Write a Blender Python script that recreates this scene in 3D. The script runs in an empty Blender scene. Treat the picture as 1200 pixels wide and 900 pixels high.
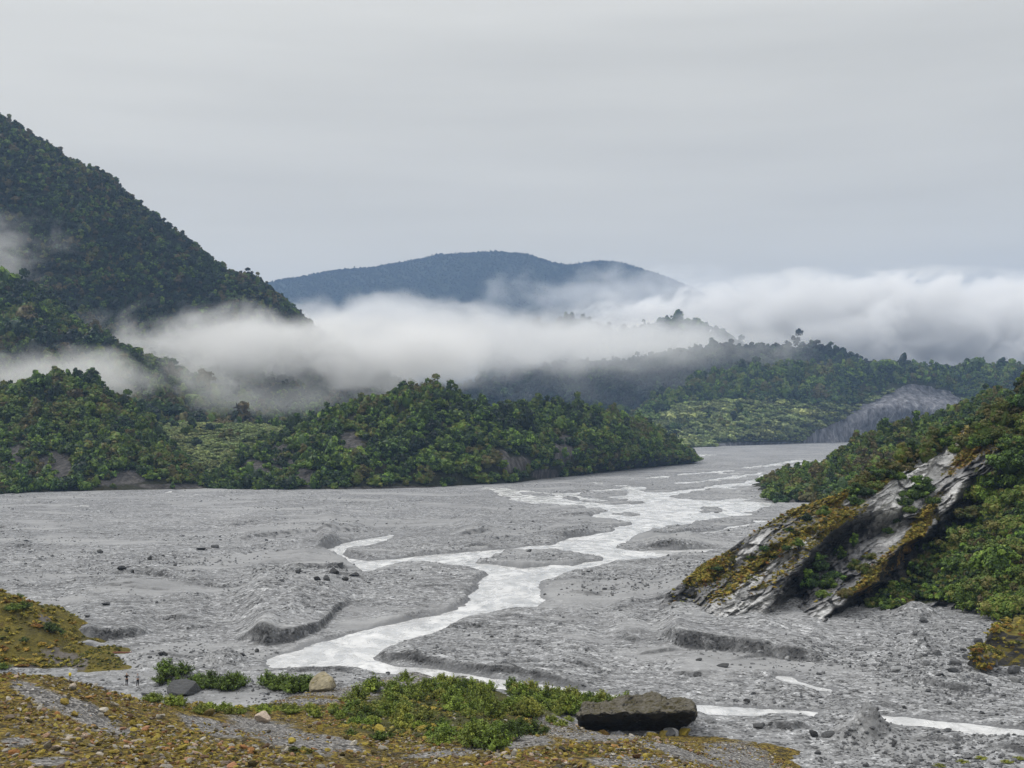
import bpy, math
import numpy as np
from mathutils import Vector

SC = bpy.context.scene
COL = SC.collection
RS = np.random.RandomState
F, CX, HY, H = 1450.0, 600.0, 490.0, 38.0      # focal (photo px), centre column, horizon row, eye height


def at(px, py, Y=None):
    """a point of the photograph at distance Y (or where its ray meets the river flat)"""
    if Y is None:
        Y = H * F / (py - HY)
    return ((px - CX) / F * Y, Y, H + (HY - py) / F * Y)


# ------------------------------------------------------------------ noise
def _hash(ix, iy, s):
    h = (ix.astype(np.int64) * 374761393 + iy.astype(np.int64) * 668265263 + s * 1442695041) & 0xFFFFFFFF
    h = ((h ^ (h >> 13)) * 1274126177) & 0xFFFFFFFF
    return ((h ^ (h >> 16)) & 0xFFFF) / 65535.0


def vnoise(x, y, s=0):
    x = np.asarray(x, float); y = np.asarray(y, float)
    ix = np.floor(x); iy = np.floor(y)
    fx = x - ix; fy = y - iy
    fx = fx * fx * (3 - 2 * fx); fy = fy * fy * (3 - 2 * fy)
    a = _hash(ix, iy, s); b = _hash(ix + 1, iy, s); c = _hash(ix, iy + 1, s); d = _hash(ix + 1, iy + 1, s)
    return (a * (1 - fx) + b * fx) * (1 - fy) + (c * (1 - fx) + d * fx) * fy


def fbm(x, y, s=0, o=4):
    r = 0.0; amp = 0.5; t = 0.0
    x = np.asarray(x, float); y = np.asarray(y, float)
    for k in range(o):
        r = r + amp * vnoise(x, y, s + k * 17); t += amp
        x, y = x * 2.03 + 3.7, y * 2.03 + 1.3; amp *= 0.5
    return r / t - 0.5


def sstep(a, b, x):
    t = np.clip((x - a) / (b - a), 0, 1)
    return t * t * (3 - 2 * t)


def seg_dist(P, A, B):
    d = B - A; t = np.clip(((P - A) @ d) / (d @ d + 1e-9), 0, 1)
    return np.hypot(P[:, 0] - A[0] - t * d[0], P[:, 1] - A[1] - t * d[1])


def poly_sd(P, poly):
    ins = np.zeros(len(P), bool); D = np.full(len(P), 1e9)
    for A, B in zip(poly, np.roll(poly, -1, 0)):
        D = np.minimum(D, seg_dist(P, A, B))
        c = (A[1] > P[:, 1]) != (B[1] > P[:, 1])
        with np.errstate(divide='ignore', invalid='ignore'):
            ins ^= c & (P[:, 0] < (B[0] - A[0]) * (P[:, 1] - A[1]) / (B[1] - A[1]) + A[0])
    return np.where(ins, -D, D)


# ------------------------------------------------------------------ meshes
def mesh_np(name, V, quads=None, tris=None, mats=(), attrs=None, smooth=True, mi=None):
    me = bpy.data.meshes.new(name)
    V = np.asarray(V, np.float32)
    me.vertices.add(len(V)); me.vertices.foreach_set('co', V.ravel())
    loops = []; starts = []; tot = 0
    for F_ in (quads, tris):
        if F_ is None or len(F_) == 0: continue
        F_ = np.asarray(F_, np.int32); n = F_.shape[1]
        starts.append(tot + np.arange(len(F_), dtype=np.int32) * n)
        loops.append(F_.ravel()); tot += F_.size
    loops = np.concatenate(loops); starts = np.concatenate(starts)
    me.loops.add(len(loops)); me.loops.foreach_set('vertex_index', loops)
    me.polygons.add(len(starts)); me.polygons.foreach_set('loop_start', starts)
    me.polygons.foreach_set('use_smooth', np.full(len(starts), smooth))
    if mi is not None: me.polygons.foreach_set('material_index', np.asarray(mi, np.int32))
    for m in mats: me.materials.append(m)
    for k, v in (attrs or {}).items():
        a = me.attributes.new(k, 'FLOAT', 'POINT'); a.data.foreach_set('value', np.asarray(v, np.float32).ravel())
    me.update(); me.validate()
    return me


def link(name, me, parent=None, loc=None):
    o = bpy.data.objects.new(name, me); COL.objects.link(o)
    if parent: o.parent = parent
    if loc is not None: o.location = loc
    return o


def empty(name, loc, rz=0.0, sc=1.0):
    o = link(name, None, loc=loc); o.rotation_euler.z = rz; o.scale = (sc,) * 3
    o.empty_display_size = 0.2
    return o


def tag(o, label=None, cat=None, group=None, kind=None):
    if label: o['label'] = label
    if cat: o['category'] = cat
    if group: o['group'] = group
    if kind: o['kind'] = kind
    return o


def gridq(nr, nc):
    i = np.arange(nr - 1)[:, None] * nc + np.arange(nc - 1)[None]
    return np.stack([i, i + 1, i + 1 + nc, i + nc], -1).reshape(-1, 4)


# ------------------------------------------------------------------ materials
class NT:
    def __init__(s, name):
        s.m = bpy.data.materials.new(name); s.m.use_nodes = True
        s.t = s.m.node_tree; s.t.nodes.clear()
        s.out = s.n('ShaderNodeOutputMaterial')

    def n(s, ty, **kw):
        nd = s.t.nodes.new(ty)
        for k, v in kw.items(): setattr(nd, k, v)
        return nd

    def l(s, a, b): s.t.links.new(a, b)

    def setin(s, nd, i, v):
        if v is None: return
        if hasattr(v, 'is_output'): s.l(v, nd.inputs[i])
        else: nd.inputs[i].default_value = v

    def pos(s): return s.n('ShaderNodeNewGeometry').outputs['Position']

    def noise(s, vec, scale, detail=4, rough=0.55, stretch=None, dist=0.0):
        if stretch:
            mp = s.n('ShaderNodeMapping'); mp.inputs['Scale'].default_value = stretch
            s.l(vec, mp.inputs['Vector']); vec = mp.outputs[0]
        nd = s.n('ShaderNodeTexNoise'); s.l(vec, nd.inputs['Vector'])
        nd.inputs['Scale'].default_value = scale; nd.inputs['Detail'].default_value = detail
        nd.inputs['Roughness'].default_value = rough; nd.inputs['Distortion'].default_value = dist
        return nd.outputs['Fac']

    def voro(s, vec, scale, feature='F1', out='Distance'):
        nd = s.n('ShaderNodeTexVoronoi', feature=feature); s.l(vec, nd.inputs['Vector'])
        nd.inputs['Scale'].default_value = scale
        return nd.outputs[out]

    def ramp(s, fac, *stops):
        nd = s.n('ShaderNodeValToRGB'); cr = nd.color_ramp
        while len(cr.elements) < len(stops): cr.elements.new(0.5)
        for e, (p, c) in zip(cr.elements, stops):
            e.position = p; e.color = (c, c, c, 1) if not hasattr(c, '__len__') else (*c, 1)
        s.setin(nd, 'Fac', fac)
        return nd.outputs['Color']

    def mix(s, fac, a, b, mode='MIX'):
        nd = s.n('ShaderNodeMix', data_type='RGBA', blend_type=mode)
        s.setin(nd, 0, fac)
        for i, v in ((6, a), (7, b)):
            s.setin(nd, i, (*v, 1) if isinstance(v, tuple) and len(v) == 3 else v)
        return nd.outputs[2]

    def math(s, op, a, b=None, c=None, clamp=False):
        nd = s.n('ShaderNodeMath', operation=op, use_clamp=clamp)
        for i, v in enumerate((a, b, c)): s.setin(nd, i, v)
        return nd.outputs[0]

    def attr(s, name, ty='GEOMETRY', out='Fac'):
        nd = s.n('ShaderNodeAttribute', attribute_name=name, attribute_type=ty)
        return nd.outputs[out]

    def rand(s): return s.n('ShaderNodeObjectInfo').outputs['Random']

    def bump(s, h, strength=0.5, dist=0.1, normal=None):
        nd = s.n('ShaderNodeBump'); nd.inputs['Strength'].default_value = strength
        nd.inputs['Distance'].default_value = dist; s.l(h, nd.inputs['Height'])
        if normal is not None: s.l(normal, nd.inputs['Normal'])
        return nd.outputs[0]

    def bsdf(s, col, rough=0.8, spec=0.3, normal=None, **kw):
        nd = s.n('ShaderNodeBsdfPrincipled')
        s.setin(nd, 'Base Color', (*col, 1) if isinstance(col, tuple) else col)
        s.setin(nd, 'Roughness', rough); s.setin(nd, 'Specular IOR Level', spec)
        if normal is not None: s.l(normal, nd.inputs['Normal'])
        for k, v in kw.items(): s.setin(nd, k, v)
        s.l(nd.outputs[0], s.out.inputs['Surface'])
        return s.m


def mat_gravel():
    t = NT('river_gravel'); p = t.pos()
    base = t.ramp(t.noise(p, 0.012, 5, 0.6, (1, 0.45, 1)), (0.3, (0.195, 0.199, 0.205)), (0.55, (0.255, 0.259, 0.266)), (0.75, (0.325, 0.328, 0.333)))
    streak = t.noise(p, 0.055, 5, 0.65, (0.45, 1.0, 1), 0.6)
    base = t.mix(t.ramp(streak, (0.45, 0.0), (0.62, 0.7)), base, (0.19, 0.193, 0.2))
    v1 = t.voro(p, 1.3, out='Color'); v2 = t.voro(p, 3.6, out='Color')
    sp = t.n('ShaderNodeSeparateColor'); t.l(v1, sp.inputs[0])
    sp2 = t.n('ShaderNodeSeparateColor'); t.l(v2, sp2.inputs[0])
    k = t.math('ADD', t.math('MULTIPLY', sp.outputs[0], 0.5), t.math('MULTIPLY', sp2.outputs[0], 0.5))
    tone = t.ramp(k, (0.14, 0.15), (0.42, 0.85), (0.75, 1.15), (0.92, 2.1))
    base = t.mix(1.0, base, tone, 'MULTIPLY')
    st2 = t.noise(p, 0.22, 6, 0.75, (0.22, 1.0, 1), 0.4)
    base = t.mix(1.0, base, t.ramp(st2, (0.33, 0.55), (0.45, 0.95), (0.6, 1.08), (0.72, 1.3)), 'MULTIPLY')
    big = t.noise(p, 0.35, 6, 0.75)
    base = t.mix(1.0, base, t.ramp(big, (0.3, 0.5), (0.5, 1.0), (0.7, 1.35)), 'MULTIPLY')
    silt = t.ramp(t.noise(p, 0.03, 5, 0.6, (0.7, 1.0, 1), 0.5), (0.52, 0.0), (0.6, 0.85))
    base = t.mix(silt, base, t.ramp(streak, (0.35, (0.29, 0.293, 0.298)), (0.65, (0.2, 0.203, 0.208))))
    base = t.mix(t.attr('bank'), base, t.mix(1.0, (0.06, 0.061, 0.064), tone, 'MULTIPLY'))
    base = t.mix(t.attr('wet_or_shade'), base, (0.15, 0.153, 0.16))
    h = t.math('MULTIPLY', t.math('ADD', t.math('MULTIPLY', t.voro(p, 1.6), 0.5), big), t.math('SUBTRACT', 1.0, t.math('MULTIPLY', silt, .8)))
    n = t.bump(h, 0.9, 0.45)
    return t.bsdf(base, 0.85, 0.25, n)


def mat_water():
    t = NT('glacial_water'); p = t.pos()
    n1 = t.noise(p, 0.5, 4, 0.6, (0.6, 0.35, 1), 0.8); n2 = t.noise(p, 0.12, 3, 0.5)
    foam = t.ramp(t.noise(p, 0.35, 6, 0.7, (0.5, 0.3, 1), 1.0), (0.44, 0.0), (0.72, 1.0))
    col = t.mix(t.math('MULTIPLY', foam, 0.6), t.ramp(n2, (0.3, (0.40, 0.405, 0.412)), (0.7, (0.55, 0.553, 0.557))), (0.85, 0.85, 0.85))
    col = t.mix(t.ramp(t.noise(p, 0.8, 6, 0.75, (0.35, 0.18, 1), 1.2), (0.36, 0.7), (0.5, 0.0)), col, (0.27, 0.275, 0.28))
    return t.bsdf(col, t.math('ADD', t.math('MULTIPLY', foam, 0.3), 0.2), 0.5, t.bump(n1, 0.6, 0.5))


def mat_foliage(name, ramp_):
    """leaf colour by the plant's own 'tint' (0..1) with clump and leaf variation"""
    t = NT(name)
    tint = t.attr('tint', 'INSTANCER')
    cl = t.attr('clump')
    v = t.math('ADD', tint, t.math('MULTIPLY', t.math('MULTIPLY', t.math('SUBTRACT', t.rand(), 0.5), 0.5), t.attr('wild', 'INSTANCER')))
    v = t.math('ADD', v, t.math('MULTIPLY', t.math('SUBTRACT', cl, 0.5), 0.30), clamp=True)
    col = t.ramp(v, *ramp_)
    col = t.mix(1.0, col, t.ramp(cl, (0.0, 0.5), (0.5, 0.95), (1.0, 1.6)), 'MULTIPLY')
    rr = t.math('FRACT', t.math('MULTIPLY', t.rand(), 13.7))
    col = t.mix(1.0, col, t.ramp(rr, (0.0, 0.7), (0.6, 1.0), (1.0, 1.4)), 'MULTIPLY')
    return t.bsdf(col, 0.6, 0.25, None)


def mat_hillfloor(name, a=(0.018, 0.024, 0.011), b=(0.04, 0.038, 0.018), rock=(0.075, 0.07, 0.066), sc=1.0):
    t = NT(name); p = t.pos()
    col = t.ramp(t.noise(p, 0.05 * sc, 6, 0.65), (0.35, a), (0.65, b))
    rn = t.noise(p, 0.30 * sc, 7, 0.72, (1, 1, 0.5), 0.5)
    rc = t.ramp(rn, (0.3, tuple(c * 0.22 for c in rock)), (0.5, rock), (0.68, tuple(min(1, c * 2.3) for c in rock)))
    rk = t.math('ADD', t.attr('rock'), t.math('MULTIPLY', t.math('SUBTRACT', t.noise(p, 0.18 * sc, 5, 0.7), 0.5), 0.9))
    col = t.mix(t.ramp(rk, (0.42, 0.0), (0.58, 1.0)), col, rc)
    return t.bsdf(col, 0.9, 0.2, t.bump(rn, 1.0, 3.0 / sc))


def mat_spur():
    t = NT('schist_rock'); p = t.pos()
    # foliation runs along the dip: stretched noise, tilted
    mp = t.n('ShaderNodeMapping'); mp.inputs['Rotation'].default_value = (0.3, math.radians(36), 0.5)
    mp.inputs['Scale'].default_value = (0.22, 1.0, 1.5); t.l(p, mp.inputs['Vector'])
    fol = t.noise(mp.outputs[0], 0.55, 7, 0.68)
    fin = t.noise(mp.outputs[0], 2.0, 5, 0.7)
    rock = t.ramp(fol, (0.28, (0.075, 0.078, 0.085)), (0.44, (0.17, 0.172, 0.18)), (0.56, (0.25, 0.25, 0.255)), (0.72, (0.36, 0.36, 0.36)))
    pale = t.ramp(fol, (0.22, (0.24, 0.243, 0.25)), (0.38, (0.56, 0.56, 0.562)), (0.6, (0.74, 0.74, 0.735)))
    rock = t.mix(t.attr('pale'), rock, pale)
    rock = t.mix(1.0, rock, t.ramp(fin, (0.3, 0.6), (0.55, 1.0), (0.75, 1.3)), 'MULTIPLY')
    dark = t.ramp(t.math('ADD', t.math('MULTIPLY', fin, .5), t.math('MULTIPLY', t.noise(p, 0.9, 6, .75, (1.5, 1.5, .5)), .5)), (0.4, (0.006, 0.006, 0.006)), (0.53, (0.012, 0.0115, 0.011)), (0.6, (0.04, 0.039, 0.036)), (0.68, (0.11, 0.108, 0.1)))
    rock = t.mix(t.attr('wet_or_shade'), rock, dark)  # near-black gully and overhang shade mixed into the rock colour
    crk = t.voro(t.mix(0.08, mp.outputs[0], t.n('ShaderNodeTexNoise').outputs['Color']), 0.75, 'DISTANCE_TO_EDGE')
    rock = t.mix(t.math('MULTIPLY', t.ramp(crk, (0.0, 0.85), (0.05, 0.0)), t.math('SUBTRACT', 1.0, t.math('MULTIPLY', t.attr('pale'), .75))), rock, (0.03, 0.03, 0.03))
    mn = t.noise(p, 0.35, 6, 0.7); mn2 = t.noise(mp.outputs[0], 1.1, 5, 0.7)
    m = t.math('ADD', t.attr('moss'), t.math('ADD', t.math('MULTIPLY', t.math('SUBTRACT', mn, 0.5), 1.5), t.math('MULTIPLY', t.math('SUBTRACT', mn2, 0.5), 1.3)))
    mc = t.ramp(t.noise(p, 0.28, 5, 0.7), (0.3, (0.06, 0.065, 0.014)), (0.45, (0.21, 0.17, 0.03)), (0.55, (0.29, 0.235, 0.055)), (0.68, (0.13, 0.08, 0.02)))
    mc = t.mix(t.attr('rust'), mc, t.ramp(mn, (0.35, (0.10, 0.04, 0.01)), (0.5, (0.2, 0.11, 0.015)), (0.65, (0.24, 0.15, 0.02))))
    mc = t.mix(1.0, mc, t.ramp(t.noise(p, 3.0, 4, 0.7), (0.3, 0.55), (0.7, 1.35)), 'MULTIPLY')
    col = t.mix(t.ramp(m, (0.44, 0.0), (0.56, 1.0)), rock, mc)
    col = t.mix(t.ramp(t.math('ADD', t.attr('green'), t.math('SUBTRACT', mn, 0.5)), (0.4, 0.0), (0.6, 1.0)), col, t.ramp(mn, (0.3, (0.012, 0.02, 0.008)), (0.7, (0.05, 0.055, 0.015))))
    h = t.math('ADD', t.math('MULTIPLY', fol, 1.2), t.math('MULTIPLY', fin, 0.4))
    return t.bsdf(col, 0.8, 0.3, t.bump(h, 1.0, 0.9))


def mat_moraine():
    t = NT('moraine_soil'); p = t.pos()
    a = t.noise(p, 0.16, 6, 0.7); b = t.noise(p, 0.6, 6, 0.75); v = t.voro(p, 3.5, out='Color'); v2 = t.voro(p, 7.5, out='Color')
    sp = t.n('ShaderNodeSeparateColor'); t.l(v, sp.inputs[0]); sp2 = t.n('ShaderNodeSeparateColor'); t.l(v2, sp2.inputs[0])
    moss = t.ramp(b, (0.3, (0.018, 0.014, 0.008)), (0.43, (0.065, 0.048, 0.014)), (0.53, (0.18, 0.135, 0.022)), (0.6, (0.09, 0.045, 0.018)), (0.7, (0.15, 0.125, 0.03)))
    scree = t.ramp(sp2.outputs[0], (0.0, (0.10, 0.095, 0.09)), (0.5, (0.17, 0.165, 0.16)), (0.95, (0.25, 0.24, 0.23)))
    k = t.math('ADD', t.attr('scree'), t.math('MULTIPLY', t.math('SUBTRACT', a, 0.5), 1.6))
    col = t.mix(t.ramp(k, (0.4, 0.0), (0.62, 1.0)), moss, scree)
    col = t.mix(1.0, col, t.ramp(sp.outputs[1], (0.0, 0.3), (0.5, 0.9), (0.95, 1.7)), 'MULTIPLY')
    g = t.math('ADD', t.attr('green'), t.math('MULTIPLY', t.math('SUBTRACT', b, 0.5), 1.2))
    col = t.mix(t.ramp(g, (0.5, 0.0), (0.65, 1.0)), col, t.ramp(b, (0.35, (0.03, 0.035, 0.01)), (0.65, (0.09, 0.085, 0.02))))
    h = t.math('ADD', t.math('MULTIPLY', t.voro(p, 3.5), 0.8), b)
    return t.bsdf(col, 0.9, 0.2, t.bump(h, 1.0, 0.35))


def mat_stone(name, stops, moss=None, sc=1.0):
    t = NT(name)
    tc = t.n('ShaderNodeTexCoord').outputs['Object']
    rv = t.n('ShaderNodeVectorMath', operation='ADD'); t.l(tc, rv.inputs[0]); r = t.rand()
    cmb = t.n('ShaderNodeCombineXYZ'); t.l(t.math('MULTIPLY', r, 37.0), cmb.inputs[0]); t.l(t.math('MULTIPLY', r, 91.0), cmb.inputs[1]); t.l(cmb.outputs[0], rv.inputs[1])
    q = rv.outputs[0]
    n = t.noise(q, 1.6 * sc, 6, 0.7); n2 = t.noise(q, 5.0 * sc, 5, 0.7, (0.3, 1, 1.6))
    col = t.ramp(r, *stops)
    col = t.mix(1.0, col, t.ramp(n2, (0.3, 0.5), (0.5, 1.0), (0.7, 1.5)), 'MULTIPLY')
    if moss:
        nz = t.n('ShaderNodeSeparateXYZ'); t.l(t.n('ShaderNodeNewGeometry').outputs['Normal'], nz.inputs[0])
        m = t.math('ADD', t.math('MULTIPLY', nz.outputs[2], moss[1]), t.math('MULTIPLY', t.math('SUBTRACT', n, 0.5), moss[3] if len(moss) > 3 else 2.2))
        col = t.mix(t.ramp(m, (0.35, 0.0), (0.6, 1.0)), col, t.mix(t.ramp(n2, (0.4, 0.0), (0.6, 1.0)), moss[0], moss[2]))
    return t.bsdf(col, 0.85, 0.3, t.bump(t.math('ADD', n, n2), 0.8, 0.15))


def mat_plain(name, c, rough=0.8, var=0.25, sc=20.0):
    t = NT(name)
    tc = t.n('ShaderNodeTexCoord').outputs['Object']
    n = t.noise(tc, sc, 4, 0.6)
    col = t.mix(1.0, c, t.ramp(n, (0.3, 1 - var), (0.7, 1 + var)), 'MULTIPLY')
    return t.bsdf(col, rough, 0.3)


M_GRAVEL = mat_gravel(); M_WATER = mat_water(); M_SPUR = mat_spur(); M_MORAINE = mat_moraine()
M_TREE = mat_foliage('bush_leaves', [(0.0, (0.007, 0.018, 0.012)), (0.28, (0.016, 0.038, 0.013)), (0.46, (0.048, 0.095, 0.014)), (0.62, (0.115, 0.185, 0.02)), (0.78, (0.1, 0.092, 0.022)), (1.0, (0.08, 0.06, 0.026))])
M_SHRUB = mat_foliage('shrub_leaves', [(0.0, (0.04, 0.065, 0.010)), (0.35, (0.09, 0.14, 0.017)), (0.65, (0.165, 0.215, 0.026)), (1.0, (0.21, 0.20, 0.035))])
M_BARK = mat_plain('bark', (0.05, 0.042, 0.034), 0.9)
M_ROCKG = mat_stone('grey_schist', [(0.0, (0.06, 0.062, 0.066)), (0.5, (0.15, 0.153, 0.16)), (1.0, (0.32, 0.325, 0.33))])
M_ROCKD = mat_stone('dark_schist', [(0.0, (0.03, 0.031, 0.033)), (1.0, (0.085, 0.087, 0.09))])
M_ROCKY = mat_stone('lichen_stone', [(0.0, (0.04, 0.032, 0.02)), (0.2, (0.17, 0.13, 0.022)), (0.4, (0.32, 0.25, 0.04)), (0.52, (0.10, 0.05, 0.02)), (0.68, (0.19, 0.175, 0.15)), (0.84, (0.42, 0.39, 0.33)), (0.93, (0.3, 0.13, 0.05)), (1.0, (0.3, 0.26, 0.05))])
M_SLAB = mat_stone('mossy_slab', [(0.0, (0.022, 0.02, 0.017)), (1.0, (0.024, 0.022, 0.019))], ((0.05, 0.042, 0.012), .85, (0.115, 0.105, 0.09), 1.9), 0.5)  # near-black base: wet rock, with shade of the undercut front put into it
M_TAN = mat_stone('tan_rock', [(0.0, (0.25, 0.22, 0.15)), (1.0, (0.27, 0.235, 0.16))], ((0.12, 0.11, 0.02), 0.35, (0.17, 0.13, 0.04)), 0.6)
M_LEDGE = mat_stone('mossy_ledge_rock', [(0.0, (0.06, 0.058, 0.055)), (1.0, (0.09, 0.088, 0.085))], ((0.17, 0.15, 0.022), 0.85, (0.11, 0.085, 0.02)), 0.5)

# ------------------------------------------------------------------ plants (meshes)
def icosphere(sub):
    me = bpy.data.meshes.new('tmp'); import bmesh
    bm = bmesh.new(); bmesh.ops.create_icosphere(bm, subdivisions=sub, radius=1.0)
    V = np.array([v.co[:] for v in bm.verts]); T = np.array([[v.index for v in f.verts] for f in bm.faces]); bm.free()
    bpy.data.meshes.remove(me)
    return V, T


ICO1, ICO2, ICO3 = icosphere(1), icosphere(2), icosphere(3)


def leaf_quads(rng, C, N, size, aspect=1.6, droop=0.35):
    """one rhombic leaf spray per centre, lying roughly across its normal"""
    n = len(C)
    N = N + rng.normal(0, 0.45, (n, 3)); N /= np.linalg.norm(N, axis=1)[:, None] + 1e-9
    A = rng.normal(0, 1, (n, 3)); A[:, 2] -= droop
    A -= (A * N).sum(1)[:, None] * N; A /= np.linalg.norm(A, axis=1)[:, None] + 1e-9
    B = np.cross(N, A)
    s = (size * rng.uniform(0.6, 1.35, n))[:, None]
    P = np.stack([C - A * s * aspect * .5, C + B * s * .42, C + A * s * aspect * .5 - N * s * .12, C - B * s * .42], 1)
    return P.reshape(-1, 3), np.arange(n * 4).reshape(-1, 4)


def make_crown(seed, nclump, nleaf, leaf, form='round', core=True):
    """crown of leaf clumps, unit half width, standing on z = 0"""
    rng = RS(seed)
    hgt = {'round': 1.7, 'broad': 1.25, 'tall': 2.5}[form]
    cs = []; tries = 0
    while len(cs) < nclump and tries < 4000:
        tries += 1
        d = rng.normal(0, 1, 3); d /= np.linalg.norm(d)
        if d[2] < -0.45: continue
        z = 0.5 + 0.5 * d[2]
        w = (1.0 - 0.35 * max(0, d[2]) ** 2) if form != 'tall' else (1.05 - 0.55 * z)
        r = rng.uniform(0.55, 1.08) if rng.rand() < 0.8 else rng.uniform(0.2, 0.6)
        lump = 1 + 0.22 * math.sin(3 * math.atan2(d[1], d[0]) + seed) * (0.4 + z)
        c = np.array([d[0] * r * w * lump, d[1] * r * w * lump, hgt * (0.42 + 0.44 * d[2] * r)])
        cs.append((c, rng.uniform(0.15, 0.36) * (1.25 if nclump < 14 else 1.0)))
    V = []; Q = []; T = []; A = []; off = 0
    for c, r in cs:
        val = np.clip(rng.normal(0.5, 0.22), 0, 1)
        d = rng.normal(0, 1, (nleaf, 3)); d[:, 2] = np.abs(d[:, 2]) * rng.choice([1, 1, 1, -1], nleaf) + 0.15
        d /= np.linalg.norm(d, axis=1)[:, None]
        C = c + d * (r * rng.uniform(0.75, 1.12, nleaf))[:, None] * np.array([1.1, 1.1, 0.85])
        P, q = leaf_quads(rng, C, d + np.array([0, 0, 0.35]), leaf)
        V.append(P); Q.append(q + off); off += len(P)
        A.append(np.repeat(np.clip(val + rng.normal(0, 0.16, nleaf), 0, 1), 4))
        if core:
            iv, it = ICO1
            cv = iv * (r * 0.72) * rng.uniform(0.8, 1.15, (len(iv), 1)) + c
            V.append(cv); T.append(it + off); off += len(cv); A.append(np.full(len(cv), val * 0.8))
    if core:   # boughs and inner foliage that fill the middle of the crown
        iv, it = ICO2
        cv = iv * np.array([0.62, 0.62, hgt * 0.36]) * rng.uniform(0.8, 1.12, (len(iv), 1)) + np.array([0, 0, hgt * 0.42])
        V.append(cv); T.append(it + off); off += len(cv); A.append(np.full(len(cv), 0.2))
    return np.concatenate(V), np.concatenate(Q), (np.concatenate(T) if T else None), np.concatenate(A)


def tube(pts, rad, n=7):
    pts = np.asarray(pts, float); V = []
    for i, p in enumerate(pts):
        t = pts[min(i + 1, len(pts) - 1)] - pts[max(i - 1, 0)]; t /= np.linalg.norm(t) + 1e-9
        a = np.cross(t, [0.3, 0.9, 0.1]); a /= np.linalg.norm(a); b = np.cross(t, a)
        for k in range(n):
            th = 2 * math.pi * k / n
            V.append(p + rad[i] * (a * math.cos(th) + b * math.sin(th)))
    Q = [[i * n + k, i * n + (k + 1) % n, (i + 1) * n + (k + 1) % n, (i + 1) * n + k] for i in range(len(pts) - 1) for k in range(n)]
    return np.array(V), np.array(Q)


def merge(parts):
    V = []; Q = []; off = 0
    for v, q in parts:
        V.append(v); Q.append(q + off); off += len(v)
    return np.concatenate(V), np.concatenate(Q)


def make_trunk(seed, h=1.1, limbs=5, r=0.09):
    rng = RS(seed)
    main = np.array([[0, 0, -0.35], [0.02, 0, 0.05], [rng.normal(0, .05), rng.normal(0, .05), 0.5 * h], [rng.normal(0, .1), rng.normal(0, .1), h]])
    parts = [tube(main, [r * 1.3, r, r * .7, r * .3])]
    for k in range(limbs):
        a = 2 * math.pi * (k + rng.rand() * .6) / limbs; z = h * rng.uniform(0.3, 0.8)
        e = np.array([math.cos(a) * .55, math.sin(a) * .55, z + rng.uniform(.15, .4)])
        parts.append(tube([[0, 0, z], e * np.array([.5, .5, 1]) - [0, 0, .08], e], [r * .5, r * .35, r * .12], 5))
    return merge(parts)


def make_shrub(seed, nst=26, nleaf=26, leaf=0.1):
    """open bush of arching leafy stems; unit half width"""
    rng = RS(seed); V = []; A = []; C = []; N = []; S = []
    for k in range(nst):
        a = rng.uniform(0, 2 * math.pi); lean = rng.uniform(0.05, 0.95) ** 0.8; L = rng.uniform(0.75, 1.25) * (1.12 - 0.3 * lean)
        tip = np.array([math.cos(a) * lean, math.sin(a) * lean, L * (1.05 - 0.45 * lean)])
        root = np.array([math.cos(a), math.sin(a), 0]) * rng.uniform(0, 0.45) * lean
        mid = root * .4 + tip * .55 + np.array([0, 0, 0.14])
        S.append(tube([root - [0, 0, .1], mid, tip], [0.02, 0.013, 0.005], 4))
        t = rng.uniform(0.25, 1.08, nleaf)[:, None]
        P = (1 - t) ** 2 * root + 2 * t * (1 - t) * mid + t * t * tip
        C.append(P + rng.normal(0, 0.065, (nleaf, 3))); nn = rng.normal(0, .6, (nleaf, 3)) + np.array([math.cos(a) * lean, math.sin(a) * lean, 0.7]); N.append(nn)
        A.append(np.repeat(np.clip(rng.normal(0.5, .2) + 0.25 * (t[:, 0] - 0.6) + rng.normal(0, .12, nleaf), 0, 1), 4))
    P, q = leaf_quads(rng, np.concatenate(C), np.concatenate(N), leaf, 2.0, -0.3)
    sv, sq = merge(S)
    return (P, q, np.concatenate(A)), (sv, sq)


def crown_mesh(name, *a, **k):
    V, Q, T, A = make_crown(*a, **k)
    return mesh_np(name, V, Q, T, [M_TREE], {'clump': A}, smooth=False)


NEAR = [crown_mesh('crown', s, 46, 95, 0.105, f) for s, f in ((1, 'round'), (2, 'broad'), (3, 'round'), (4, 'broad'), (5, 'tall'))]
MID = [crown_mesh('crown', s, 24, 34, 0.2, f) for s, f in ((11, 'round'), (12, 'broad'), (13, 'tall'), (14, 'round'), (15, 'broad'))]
TRUNKS = []
for s in range(4):
    v, q = make_trunk(s); TRUNKS.append(mesh_np('trunk', v, q, None, [M_BARK]))
SHRUBS = []
for s in range(5):
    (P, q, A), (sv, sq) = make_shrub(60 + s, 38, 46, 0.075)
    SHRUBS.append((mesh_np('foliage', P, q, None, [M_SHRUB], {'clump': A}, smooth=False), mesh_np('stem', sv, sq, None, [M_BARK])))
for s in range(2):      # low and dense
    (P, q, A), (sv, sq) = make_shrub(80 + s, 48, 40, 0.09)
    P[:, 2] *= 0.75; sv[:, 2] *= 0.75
    SHRUBS.append((mesh_np('foliage', P, q, None, [M_SHRUB], {'clump': A}, smooth=False), mesh_np('stem', sv, sq, None, [M_BARK])))


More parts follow.
